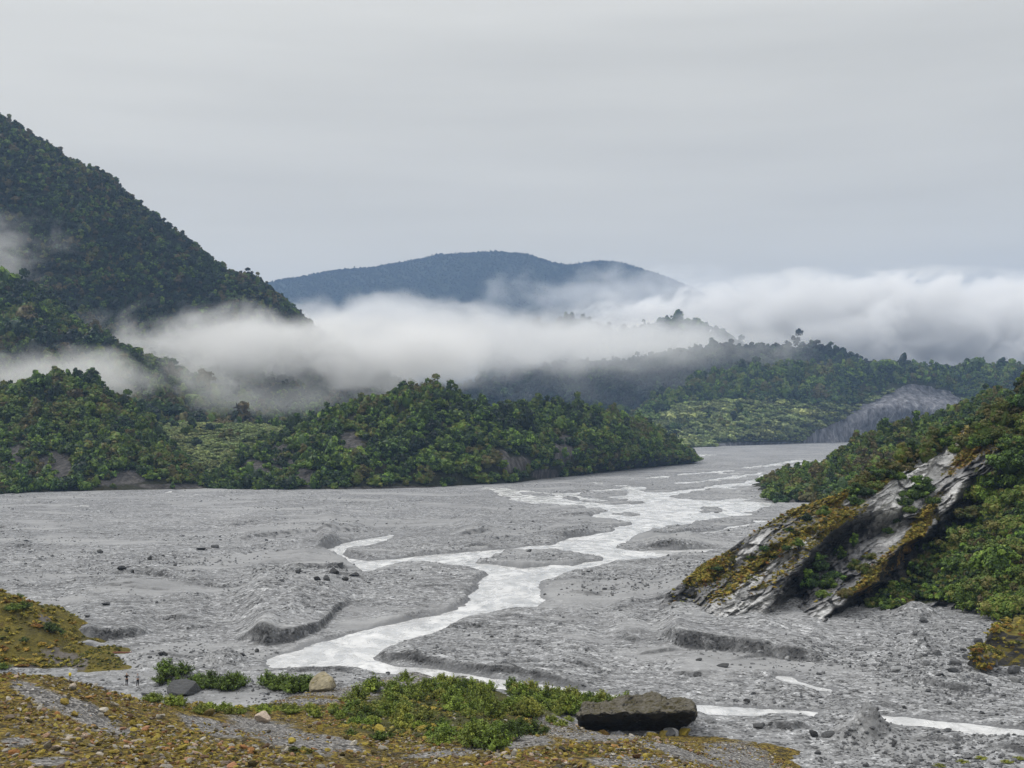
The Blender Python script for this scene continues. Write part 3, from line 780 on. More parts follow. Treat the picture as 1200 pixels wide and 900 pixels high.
def moraine_masks(px, py):
    sc = np.zeros_like(px)
    for b in ((95, 835, 75, 16, 0.45), (45, 815, 40, 14, 0.5), (330, 862, 85, 16, 0.28), (250, 852, 50, 12, 0.3), (60, 892, 30, 6, 0), (20, 870, 22, 8, 0), (400, 872, 40, 8, 0.3), (420, 812, 60, 10, 0.1), (350, 822, 60, 6, 0), (505, 803, 120, 9, 0.05), (660, 842, 50, 14, .3), (700, 862, 60, 8, 0), (880, 900, 60, 26, .5), (800, 885, 60, 8, .3), (645, 850, 30, 10, 0.5), (740, 892, 60, 8, 0), (550, 880, 120, 5, -0.1), (620, 868, 40, 8, 0), (845, 890, 30, 12, 0.6)):
        sc = np.maximum(sc, blob(px, py, *b))
    sc = np.maximum(sc, sstep(822, 810, py) * sstep(300, 335, px))
    gr = np.zeros_like(px)
    for b in ((560, 825, 180, 22, 0), (480, 850, 90, 16, 0), (300, 830, 100, 5, 0), (350, 880, 25, 4, 0), (560, 850, 60, 16, 0)):
        gr = np.maximum(gr, blob(px, py, *b))
    return sc, gr


sc_, gr_ = moraine_masks(mpx, mpy)
moraine = link('moraine_slope', mesh_np('moraine_slope', MP.reshape(-1, 3), gridq(nr, nc), None, [M_MORAINE], {'scree': sc_, 'green': gr_}))
tag(moraine, 'lichen coloured stony moraine slope', kind='structure')

# left knoll and its small grassy neighbour
M_KNOLL = (lambda t: (lambda p: t.bsdf(
    t.mix(t.ramp(t.math('ADD', t.attr('scree'), t.math('MULTIPLY', t.math('SUBTRACT', t.noise(p, 0.5, 6, 0.7), 0.5), 1.6)), (0.45, 0.0), (0.7, 1.0)),
          t.mix(1.0, t.ramp(t.noise(p, 0.16, 6, 0.7), (0.3, (0.045, 0.04, 0.012)), (0.45, (0.10, 0.085, 0.018)), (0.58, (0.165, 0.135, 0.022)), (0.72, (0.075, 0.042, 0.02))), t.ramp(t.noise(p, 2.2, 5, 0.75), (0.3, 0.45), (0.7, 1.5)), 'MULTIPLY'),
          t.ramp(t.noise(p, 1.5, 5, 0.75), (0.3, (0.09, 0.075, 0.065)), (0.7, (0.2, 0.185, 0.17)))), 0.9, 0.2, t.bump(t.noise(p, 1.2, 6, 0.8), 1.0, 0.6)))(t.pos()))(NT('mossy_knoll_ground'))


def knoll(name, keys, nc, nr, back, seed, label, sm, amp=0.7):
    K = [curve(k, nc) for k in keys]; f = K[0].copy(); f[:, 2] -= 1.2; f[:, 1] -= 1; K = [f] + K
    b = K[-1].copy(); b[:, 1] += back * .5; b[:, 2] *= .6; c = K[-1].copy(); c[:, 1] += back; c[:, 2] = -1.5
    P = catmull(np.array(K + [b, c]), nr)
    P[..., 2] += (fbm(P[..., 0] / 5, P[..., 1] / 5, seed, 5) * 2 * amp + fbm(P[..., 0] / .9, P[..., 1] / .9, seed + 3, 3) * 0.35) * sstep(-.5, 1.5, P[..., 2])
    px = CX + P[..., 0] / P[..., 1] * F; py = HY - (P[..., 2] - H) / P[..., 1] * F
    s = np.zeros_like(px)
    for q in sm: s = np.maximum(s, blob(px, py, *q))
    o = tag(link(name, mesh_np(name, P.reshape(-1, 3), gridq(nr, nc), None, [M_KNOLL], {'scree': s})), label, kind='structure')
    return P


KN = knoll('mossy_knoll', [[(-120, 787), (0, 787), (60, 785), (112, 784)], [(-120, 740, 195), (0, 740, 196), (50, 748, 196), (85, 764, 194), (112, 780, 190)],
                           [(-120, 690, 206), (-30, 690, 208), (0, 697, 208), (20, 704, 208), (40, 716, 207), (60, 733, 205), (80, 755, 202), (100, 772, 197), (112, 781, 193)]],
           140, 90, 26, 41, 'olive and rust mossy knoll beside the gravel flat', [(75, 772, 34, 12, 0.3), (20, 782, 40, 4, 0), (52, 725, 12, 5, 0.4)], 1.1)
GM = knoll('grassy_mound', [[(82, 787), (120, 788), (168, 789)], [(82, 778, 190), (100, 768, 192), (118, 766, 193), (145, 775, 192), (168, 786, 188)], [(82, 776, 195), (100, 765, 197), (115, 763, 198), (135, 767, 198), (152, 776, 196), (168, 787, 191)]],
      80, 50, 12, 43, 'small smooth olive mound at the foot of the knoll', [(92, 778, 14, 12, 0)], 0.25)

# ------------------------------------------------------------------ rock spur (right)
gx = np.linspace(772, 1330, 420); vr = np.linspace(0, 1, 300)
crest = np.interp(gx, [772, 785, 800, 825, 850, 875, 900, 925, 950, 975, 1000, 1030, 1060, 1090, 1115, 1140, 1170, 1200, 1260, 1330],
                  [710, 693, 682, 661, 647, 629, 613, 598, 590, 582, 570, 549, 538, 522, 508, 495, 478, 460, 425, 390])
basep = np.interp(gx, [772, 800, 830, 900, 960, 1050, 1100, 1150, 1200, 1330], [713, 719, 727, 730, 729, 719, 709, 719, 726, 730])
PX = np.repeat(gx[None], len(vr), 0); PY = basep[None] * (1 - vr[:, None]) + crest[None] * vr[:, None]
Yb = H * F / (basep - HY); run = np.interp(gx, [772, 800, 900, 1000, 1100, 1200, 1330], [4, 12, 34, 52, 66, 80, 100])
YY = Yb[None] + run[None] * (0.22 * vr[:, None] + 0.78 * vr[:, None] ** 1.25)
E1 = ([728, 714, 700, 684, 656, 634, 620, 604, 585, 560, 500], [888, 896, 906, 918, 938, 960, 972, 1000, 1026, 1045, 1075])
E2 = ([724, 712, 696, 682, 664, 640, 630, 610, 585, 560, 545, 520, 480], [962, 978, 996, 1022, 1032, 1052, 1078, 1098, 1116, 1132, 1144, 1162, 1195])


def edge_x(E, py): return np.interp(py, E[0][::-1], E[1][::-1])


wob = fbm(PX / 18, PY / 14, 52, 4) * 14
d1 = PX - edge_x(E1, PY) + wob; d2 = PX - edge_x(E2, PY) + wob
top = sstep(1.0, 0.72, vr)[:, None]
rec1 = sstep(0, 26, d1) * sstep(-4, -60, d2) * sstep(590, 625, PY)
rec2 = sstep(0, 22, d2) * sstep(120, 50, d2) * sstep(540, 580, PY)
YY = YY + (15 * rec1 + 13 * rec2) * np.clip(top, 0, 1)
# slabs: low steps along the dip
dip = (PX * 0.57 + PY * 0.82)
dip = dip + fbm(PX / 40, PY / 30, 57, 4) * 15
st = (fbm(dip / 15, PX / 120, 53, 3) + 0.5) * 6; fr = st - np.floor(st)
YY = YY + (fr - 0.5) * (1.1 + 1.6 * np.clip(fbm(PX / 50, PY / 40, 58, 3) * 2 + .3, 0, 1)) + fbm(PX / 30, PY / 22, 54, 5) * 8 + fbm(PX / 7, PY / 6, 55, 4) * 2.6 + (rec1 + rec2) * (fbm(PX / 12, PY / 26, 59, 4) * 9 - np.abs(fbm(PX / 9, PY / 40, 60, 3)) * 8)
def cells(a, b, s):
    ia, ib = np.floor(a), np.floor(b); best = np.full(a.shape, 1e9); val = np.zeros(a.shape)
    for da in (-1, 0, 1):
        for db in (-1, 0, 1):
            ca, cb = ia + da, ib + db
            d_ = np.hypot(ca + _hash(ca, cb, s) - a, cb + _hash(ca, cb, s + 7) - b); m_ = d_ < best
            best[m_] = d_[m_]; val[m_] = _hash(ca, cb, s + 13)[m_]
    return val


along = PX * 0.82 - PY * 0.57; across = PX * 0.57 + PY * 0.82 + fbm(PX / 20, PY / 20, 71, 3) * 12
YY = YY + (cells(along / 46, across / 13, 72) - .5) * 4.2 + (cells(along / 17, across / 6, 73) - .5) * 1.9
X, Y, Z = (PX - CX) / F * YY, YY, H + (HY - PY) / F * YY
f0 = np.stack([X[0], Y[0] - 1.5, np.full(len(gx), -2.5)], -1)[None]
bk1 = np.stack([X[-1] + .1 * run, Y[-1] + run * .35, Z[-1] * .8 - .3], -1)[None]; bk2 = np.stack([X[-1] + .3 * run, Y[-1] + run * 1.0, np.full(len(gx), -3.0)], -1)[None]
SP = np.concatenate([f0, np.stack([X, Y, Z], -1), bk1, bk2])
full = lambda a: np.concatenate([a[:1], a, a[-1:], a[-1:]])
wet_or_shade = np.clip(np.maximum(sstep(0, 9, d1) * sstep(70, 20, d1) * sstep(600, 630, PY) * sstep(735, 700, PY + d1 * 0.4), sstep(-2, 6, d2) * sstep(90, 55, d2) * sstep(560, 590, PY)), 0, 1)  # painted shade below the rib edges, in the gullies and overhangs
wet_or_shade = np.maximum(wet_or_shade, blob(PX, PY, 1140, 556, 9, 10) * 0.9)
pale = np.zeros_like(PX)
for b in ((1080, 553, 78, 24, -0.72), (1050, 590, 46, 16, -0.95), (1110, 590, 40, 11, -1.0), (1150, 515, 16, 5, -0.7), (870, 712, 55, 14, -0.2), (970, 716, 26, 10, -0.6), (1045, 622, 20, 12, -.9), (905, 665, 50, 8, -0.6), (940, 640, 50, 7, -0.65), (875, 690, 40, 5, -0.6), (880, 640, 26, 6, -0.7), (1000, 585, 14, 5, -.6)):
    pale = np.maximum(pale, blob(PX, PY, *b))
moss = 0.26 + 0.40 * blob(PX, PY, 910, 655, 95, 20, -0.62) + 0.5 * blob(PX, PY, 830, 668, 30, 14, -0.5) + 0.35 * blob(PX, PY, 980, 615, 50, 12, -0.6) + 0.75 * blob(PX, PY, 1045, 662, 62, 14, -0.75) + 0.5 * blob(PX, PY, 1040, 560, 30, 6, -.8) + 0.7 * blob(PX, PY, 1082, 612, 36, 10, -1.0) + 0.5 * blob(PX, PY, 1130, 535, 40, 9, -0.7) + 0.6 * blob(PX, PY, 1180, 490, 60, 25, -.7) + 0.4 * blob(PX, PY, 1005, 695, 26, 7, -.4)
moss = moss + 0.5 * sstep(0.82, 1.0, vr)[:, None] * sstep(840, 1000, PX)
moss = moss - 0.4 * sstep(790, 776, PX) - 0.35 * pale - 0.6 * wet_or_shade - 0.35 * sstep(0.18, 0.02, vr)[:, None]
green = np.maximum(sstep(18, 60, d2) * sstep(505, 540, PY), sstep(1140, 1180, PX) * sstep(560, 500, PY)) * sstep(0.0, 0.05, vr)[:, None]
rust = np.maximum.reduce([blob(PX, PY, 1060, 650, 50, 12, -.75), blob(PX, PY, 1085, 610, 26, 9, -1.1), blob(PX, PY, 825, 672, 26, 13, -.5), blob(PX, PY, 1130, 545, 40, 14, -.8), blob(PX, PY, 1005, 695, 24, 8, -.4)])
spur = link('rock_spur', mesh_np('rock_spur', SP.reshape(-1, 3), gridq(*SP.shape[:2]), None, [M_SPUR], {k: full(v) for k, v in (('wet_or_shade', wet_or_shade), ('pale', pale), ('moss', moss), ('rust', rust), ('green', green))}))
tag(spur, 'steep grey schist spur streaked with orange moss', kind='structure')


def spur_at(px, py):
    """point of the spur's face under a photo pixel"""
    j = int(np.clip(np.searchsorted(gx, px), 0, len(gx) - 1)); i = int(np.clip(round((py - basep[j]) / (crest[j] - basep[j]) * (len(vr) - 1)), 0, len(vr) - 1))
    return np.array([X[i, j], Y[i, j], Z[i, j]])


# ------------------------------------------------------------------ trees as things
N_TREE = [0]


def tree(p, half, tint, label, group, near=False, form=None, sink=0.12):
    rng = RS(N_TREE[0] * 7 + 3); N_TREE[0] += 1
    src = NEAR if near else MID
    me = src[form if form is not None else rng.randint(len(src))]
    o = empty('bush_tree', (p[0], p[1], p[2] - sink * half), rng.uniform(0, 6.28), half)
    o.scale = (half * rng.uniform(.9, 1.1), half * rng.uniform(.9, 1.1), half * rng.uniform(.85, 1.15))
    tint = float(np.clip(tint + rng.normal(0, .05), 0.02, .98))
    label = ('large ' if half > (4.0 if near else 3.6) else 'small ' if half < (1.5 if near else 2.4) else '') + label
    tag(o, label, 'tree', group)
    c = link('crown', me, o); c['tint'] = tint; c.location.z = 0.02
    link('trunk', TRUNKS[rng.randint(4)], o)
    return o


def hue(t):
    return 'dark green' if t < 0.34 else 'mid green' if t < 0.52 else 'bright green' if t < 0.68 else 'olive brown'


# right forest slope: large trees
rng = RS(5)
cells = []
for py in np.arange(500, 735, 21):
    for px in np.arange(1096, 1240, 29):
        x = px + rng.uniform(-9, 9) + (17 if int(py / 26) % 2 else 0); y = py + rng.uniform(-7, 7)
        if x < np.interp(y, [500, 530, 560, 590, 620, 650, 690, 712, 735], [1178, 1166, 1154, 1135, 1116, 1104, 1106, 1114, 1150]): continue
        if y > np.interp(x, [1090, 1150, 1200], [706, 714, 722]): continue
        cells.append((x, y))
for x, y in cells:
    p = spur_at(x, y); p = p - np.array([0, 2.5, 0])
    t = rng.choice([0.46, 0.54, 0.6, 0.66, 0.74], p=[.1, .2, .34, .26, .1]); h = rng.uniform(3.0, 4.6)
    where = 'at the foot of the spur' if y > 665 else 'on the slope right of the rock ribs' if y > 580 else 'high on the slope above the pale slabs'
    tree(p, h, t, f'{hue(t)} leafy tree {where}', 'leafy trees on the slope beside the rock spur', True, rng.randint(4), 0.55)
# crest bushes of the spur
for k in range(56):
    u = rng.rand() ** 0.8
    x = 1000 + u * 215; j = np.searchsorted(gx, x); y = crest[min(j, len(gx) - 1)] + rng.uniform(0, 12 + 30 * u)
    if 1050 < x < 1125 and y > 520 + (1125 - x) * 0.55: y = crest[j] + rng.uniform(-1, 5)
    p = spur_at(x, y); t = rng.choice([0.3, 0.45, 0.72, 0.8]); h = rng.uniform(1.6, 2.9) * (0.8 + 0.5 * u)
    tree(p, h, t, f'{hue(t)} bushy tree on the crest of the rock spur', 'bushy trees along the crest of the spur', True, None, 0.3)
for x, y, h, t in ((1072, 585, 2.6, .5), (1085, 580, 2.3, .45), (1060, 592, 1.8, .5), (960, 668, 1.9, .4), (975, 680, 2.1, .5), (950, 690, 2.0, .42), (985, 655, 1.6, .55), (1000, 668, 1.5, .72), (965, 700, 1.6, .5), (1013, 580, 2.2, .35), (1000, 592, 2.0, .45), (1025, 572, 2.0, .72),
                   (1040, 625, 1.2, .5), (945, 610, 1.3, .35), (925, 622, 1.0, .4), (880, 655, 0.8, .4), (895, 645, 0.9, .35), (1125, 605, 1.7, .72), (1113, 622, 1.6, .5), (1145, 570, 2.0, .72), (905, 655, 0.8, .4), (990, 700, 1.4, .7), (955, 655, 1.8, .45), (978, 645, 1.6, .4), (968, 690, 2.2, .55), (942, 676, 1.6, .5), (1012, 672, 1.4, .74), (1020, 655, 1.3, .74), (1000, 640, 1.3, .5), (1050, 612, 1.6, .55), (1066, 600, 1.6, .6), (1076, 572, 2.4, .5), (1092, 590, 1.5, .55), (1052, 562, 1.5, .6), (1120, 530, 1.8, .74), (1140, 525, 1.8, .6), (1100, 610, 1.5, .74), (1072, 640, 1.2, .74), (858, 662, .9, .74), (840, 668, 1.0, .4), (935, 640, 1.0, .6), (965, 605, 1.4, .6), (920, 645, .9, .5)):
    where = 'in the dark gully between the rock ribs' if 640 < y and 940 < x < 1010 else 'rooted on the pale slabs' if x > 1030 else 'on the mossy front rib of the spur'
    tree(spur_at(x, y), h, t, f'{hue(t)} bush {where}', 'bushes rooted on the rock spur', True, None, 0.25)
# shoulder
Q = shd.points(900, 61, 3.2, px=(898, 1180)); Q = Q[np.argsort(Q[:, 1] + 60 * RS(3).rand(len(Q)))]
Q_REST = Q[80:]; Q = Q[:80]
for q in Q:
    t = rng.choice([0.3, 0.45, 0.62, 0.76], p=[.15, .25, .25, .35])
    tree(q, rng.uniform(3.0, 4.9), t, f'{hue(t)} tree on the bushy shoulder beyond the rock spur', 'trees on the bushy shoulder beyond the spur')


def wood_tint(px, py, base, seed, wl=30):
    return np.clip(base + fbm(px / wl, py / (wl * .6), seed, 3) * 0.58, 0.02, 0.95)


px, py = to_px(Q_REST)
scatter('shoulder_forest', C_MID, Q_REST - [0, 0, .5], RS(4).uniform(2.0, 4.2, len(Q_REST)), wood_tint(px, py, .62, 62), 62, 'dense olive bush covering the shoulder beyond the spur', 'forest')


# hillocks: the nearest as things, the rest as one mass
def hillock(hill, n, seed, spacing, n_ind, name, where, base, smin, smax):
    Q = hill.points(n, seed, spacing)
    px, py = to_px(Q); r = RS(seed)
    T = wood_tint(px, py, base, seed); S = (smin + smax) / 2 * np.exp(r.normal(-.05, .30, len(Q))) * np.interp(px, [0, 175, 245, 330], [1, 1, .5, 1])
    vis = (px > -10) & (px < 1210)
    o = np.argsort(Q[:, 1] / S + 1e6 * ~vis + r.uniform(0, 40, len(Q))); ind = o[:n_ind]; rest = o[n_ind:]
    ymed = np.median(Q[ind, 1])
    for i in ind:
        w = 'at the gravel edge' if Q[i, 1] < ymed - 25 else 'on the face'
        tree(Q[i], S[i], T[i], f'{hue(T[i])} tree {w} of the {where}', f'trees on the {where}')
    scatter(name, C_MID, Q[rest] - np.array([0, 0, .6]), S[rest], T[rest], seed, f'dense bush covering the {where}', 'forest')


hillock(chil, 2200, 71, 3.0, 44, 'hillock_forest', 'rounded hillock in the valley', 0.50, 2.0, 4.4)
hillock(lhil, 1300, 72, 3.0, 30, 'hill_forest', 'olive hill with dark rocky foot', 0.54, 2.0, 4.4)
print('trees', N_TREE[0])


def wood(hill, n, seed, spacing, base, smin, smax, name, label, src=C_MID, wl=30, brown=0.0, var=.28, wild=1.0, **k):
    Q = hill.points(n, seed, spacing, **k); px, py = to_px(Q); r = RS(seed)
    S = (smin + smax) / 2 * np.exp(r.normal(-.06, var, len(Q)))
    T = (wood_tint(px, py, base, seed, wl) - base) * (.3 + .7 * wild) + base; T = np.where(r.rand(len(Q)) < brown * (1 + 3 * fbm(px / 60, py / 40, seed + 9, 3)), r.uniform(.70, .84, len(Q)), T)
    scatter(name, src, Q - np.array([0, 0, 0.25 * smin]), S, T, seed, label, 'forest', wild=wild)


wood(mtn, 12500, 81, 5.6, 0.2, 3.0, 5.4, 'mountain_forest', 'dark forest covering the steep mountain', brown=.22, var=.2)
wood(sprg, 3500, 82, 6.0, 0.36, 3.8, 6.6, 'foothill_forest', 'forest on the foothill below the mist', brown=.3)
wood(mid, 7500, 83, 8, 0.10, 4.5, 8.5, 'ridge_forest', 'blue green forest on the ridge in the mist', px=(300, 1210))
wood(isl, 700, 84, 10, 0.2, 8, 14, 'knoll_forest', 'dark trees on the knolls above the mist')
wood(far, 16000, 85, 15, 0.12, 4.5, 8, 'far_mountain_forest', 'faded forest on the far mountain', var=.12, wild=0.1, px=(240, 900))
# terrace: trees above, low scrub on the flat
up = lambda px, py: py < np.interp(px, [690, 760, 800, 850, 900, 950, 1000, 1060, 1110, 1150, 1280], [530, 490, 476, 468, 466, 474, 474, 450, 458, 474, 480])
wood(ter, 5200, 86, 7.0, 0.55, 4.5, 9.0, 'terrace_forest', 'olive forest along the top of the terrace hill', test=up)
wood(ter, 6500, 87, 6.0, 0.56, 2.4, 4.8, 'terrace_scrub', 'pale green scrub on the flat of the terrace hill', src=C_FERN, var=.5, test=lambda a, b: ~up(a, b))
def spur_pts(n, seed, test):
    r = RS(seed); x = r.uniform(780, 1260, n * 6); j = np.clip(np.searchsorted(gx, x), 0, len(gx) - 1); i = r.randint(0, len(vr), n * 6)
    k = test(i, j, r)
    return np.stack([X_S[i, j], Y_S[i, j], Z_S[i, j]], 1)[k][:n]


X_S, Y_S, Z_S = SP[1:-2, :, 0], SP[1:-2, :, 1], SP[1:-2, :, 2]
Q = spur_pts(1500, 62, lambda i, j, r: (green[i, j] > .5) & (gx[j] < 1250))
scatter('undergrowth', C_LOW, Q, RS(63).uniform(.7, 1.5, len(Q)), RS(64).uniform(.4, .75, len(Q)), 65, 'leafy undergrowth between the trees on the slope', 'undergrowth', 0.2)
Q = spur_pts(7000, 66, lambda i, j, r: (moss[i, j] + r.normal(0, .14, len(i)) > .56) & (wet_or_shade[i, j] < .3))
scatter('moss_tufts', C_TUFT, Q, RS(67).uniform(.12, .42, len(Q)), np.clip(RS(68).normal(.42, .2, len(Q)), 0, 1), 69, 'tufts of golden moss and herbs on the rock spur', 'moss', 0.3)
wood(ter, 420, 89, 14, 0.5, 3.2, 6.0, 'terrace_bushes', 'darker bushes dotted over the flat of the terrace hill', test=lambda a, b: ~up(a, b), var=.4)
wood(flat, 60, 90, 9, 0.5, 2.0, 4.0, 'fern_flat_bushes', 'darker bushes dotted over the fern flat', var=.4)
wood(flat, 2600, 88, 3.4, 0.6, 1.4, 2.6, 'fern_scrub', 'pale green low scrub on the fern flat', src=C_FERN)

# ------------------------------------------------------------------ stones (stuff) and boulders (things)
rng = RS(91); n = 42000
Yq = 1 / rng.uniform(1 / 430., 1 / 128., n); Xq = Yq * rng.uniform(-0.46, 0.46, n)
cl = fbm(Xq / 14, Yq / 18, 92, 4) + 0.35 * fbm(Xq / 3, Yq / 4, 93, 3)
pxq = CX + Xq / Yq * F; pyq = HY + H * F / Yq
cl = cl + 0.42 * blob(pxq, pyq, 1120, 780, 110, 42) + 0.2 * blob(pxq, pyq, 380, 680, 60, 20) + 0.2 * blob(pxq, pyq, 1050, 880, 160, 30) + 0.12 * blob(pxq, pyq, 900, 800, 200, 60) + 0.15 * blob(pxq, pyq, 150, 680, 120, 30) + 0.3 * blob(pxq, pyq, 290, 806, 100, 9)
keep = cl > 0.07 + rng.uniform(-0.12, 0.22, n)
Xq, Yq, cl = Xq[keep], Yq[keep], cl[keep]
zq, sdq, _, _ = bed_height(Xq, Yq); ok = sdq > 0.8
Xq, Yq, zq, cl = Xq[ok], Yq[ok], zq[ok], cl[ok]
sz = (0.10 + 0.16 * rng.rand(len(Xq)) ** 2 + 0.35 * rng.rand(len(Xq)) ** 9) * (1 + 1.0 * np.clip(cl, 0, .5))
scatter('river_gravel', C_STONE, np.stack([Xq, Yq, zq + sz * .1], 1), sz, 0.5, 94, 'scattered grey stones on the river flat', 'gravel', 0.3)

rng = RS(191); n = 30000
Yq = 1 / rng.uniform(1 / 720., 1 / 260., n); Xq = Yq * rng.uniform(-0.44, 0.44, n)
cl = fbm(Xq / 24, Yq / 30, 192, 4) + 0.4 * fbm(Xq / 5, Yq / 8, 193, 3)
k_ = cl > 0.1 + rng.uniform(-0.1, 0.25, n); Xq, Yq, cl = Xq[k_], Yq[k_], cl[k_]
zq, sdq, _, _ = bed_height(Xq, Yq); k_ = sdq > 1.5
Xq, Yq, zq = Xq[k_], Yq[k_], zq[k_]; sz = .22 + .25 * rng.rand(len(Xq)) ** 2 + .6 * rng.rand(len(Xq)) ** 12
scatter('distant_river_gravel', C_STONE, np.stack([Xq, Yq, zq + sz * .1], 1), sz, .5, 194, 'dark stones speckling the far river flat', 'gravel', .3)

front = np.arange(nr) * 1.0 < nr * (len(K) - 0.45) / (len(K) + 1)
fi = np.where(front)[0]
MPf = MP[fi]; mx, my = mpx[fi], mpy[fi]
fw = np.arange(int(nr * (len(K) + .35) / (len(K) + 1))); MPw, mxw, myw = MP[fw], mpx[fw], mpy[fw]


def mor_at(px, py):
    k = np.argmin((mx - px) ** 2 + (my - py) ** 2); return MPf.reshape(-1, 3)[k].copy()


rng = RS(95); n = 90000
ii = rng.randint(0, len(fw), n * 3); jj = rng.randint(0, nc, n * 3)
px, py = mxw[ii, jj], myw[ii, jj]; okm = (px > -20) & (px < 980) & (py < 925) & (MPw[ii, jj, 2] > 0.3)
ii, jj, px, py = ii[okm][:n], jj[okm][:n], px[okm][:n], py[okm][:n]
s_, g_ = moraine_masks(px, py)
Pm = MPw[ii, jj] + rng.normal(0, 0.25, (len(ii), 3)) * [1, 1, 0]
dens = fbm(Pm[:, 0] / 5, Pm[:, 1] / 5, 96, 4) * 1.4 + 0.40 - 0.35 * s_ - 0.45 * g_
kp = rng.rand(len(ii)) < dens + 0.06
Pm, s_ = Pm[kp], s_[kp]
sz = (0.07 + 0.13 * rng.rand(len(Pm)) ** 2 + 0.34 * rng.rand(len(Pm)) ** 9) * (1 - 0.35 * s_)
scatter('moraine_rubble', C_LICH, Pm + np.stack([sz * 0, sz * 0, sz * .12], 1), sz, 0.5, 97, 'lichen covered rubble on the near moraine slope', 'rubble', 0.35)


r_ = RS(98); n = 60000; ii = r_.randint(0, len(fi), n); jj = r_.randint(0, nc, n)
px, py = mx[ii, jj], my[ii, jj]; Pm = MPf[ii, jj] + r_.normal(0, .2, (n, 3)) * [1, 1, 0]; s_, g_ = moraine_masks(px, py)
dd = fbm(Pm[:, 0] / 4, Pm[:, 1] / 4, 99, 4) * 1.6 - .05 - .5 * s_ + .4 * g_
ok = (px > -20) & (px < 880) & (py < 925) & (Pm[:, 2] > .6) & (r_.rand(n) < dd)
Pm, g_ = Pm[ok], g_[ok]
scatter('moss_mat', C_TUFT, Pm, r_.uniform(.06, .2, len(Pm)) * (1 + 1.2 * g_), np.clip(r_.normal(.5, .28, len(Pm)) - .35 * g_, 0, 1), 100, 'low golden moss and herbs among the moraine rubble', 'moss', 0.2)
ii = r_.randint(1, KN.shape[0] - 8, 5000); jj = r_.randint(0, KN.shape[1], 5000); Pm = KN[ii, jj]
ok = (Pm[:, 2] > .3) & (r_.rand(5000) < .35 + fbm(Pm[:, 0] / 4, Pm[:, 1] / 4, 101, 3) * 1.6); Pm = Pm[ok]
gi = r_.randint(1, GM.shape[0] - 6, 900); gj = r_.randint(0, GM.shape[1], 900); Gm = GM[gi, gj]; Gm = Gm[Gm[:, 2] > .25]
scatter('mound_moss', C_TUFT, Gm + r_.normal(0, .15, Gm.shape) * [1, 1, 0], r_.uniform(.1, .28, len(Gm)), np.clip(r_.normal(.2, .12, len(Gm)), 0, 1), 104, 'short olive herbs covering the small mound', 'moss', 0.2)
scatter('knoll_moss', C_TUFT, Pm + r_.normal(0, .2, Pm.shape) * [1, 1, 0], r_.uniform(.12, .5, len(Pm)), np.clip(.45 + fbm(Pm[:, 0] / 5, Pm[:, 1] / 5, 102, 3) * 1.2, 0, 1), 103, 'mossy tufts covering the knoll', 'moss', 0.2)


def boulder(name, px, py, w, h, dep, mat, seed, label, group=None, rot=(0, 0, 0), p=None, sub=3, ang=0.8, sq=None, cat='boulder', sink=0.25):
    """a broken rock w photo px wide and h tall, its foot at (px, py)"""
    if p is None:
        p = at(px, py); p = np.array([p[0], p[1], grid_z(p[0], p[1])])
    k = p[1] / F
    V, T = stone_shape(seed, sub, ang)
    V = V / np.abs(V).max(0)
    V = V * np.array([w * k / 2, dep / 2, h * k / 2 * (1 + sink)])
    o = link(name, mesh_np(name, V, None, T, [mat], smooth=False), None, (p[0], p[1] + dep * .3, p[2] + h * k / 2 * (1 - sink)))
    o.rotation_euler = rot
    return tag(o, label, cat, group)


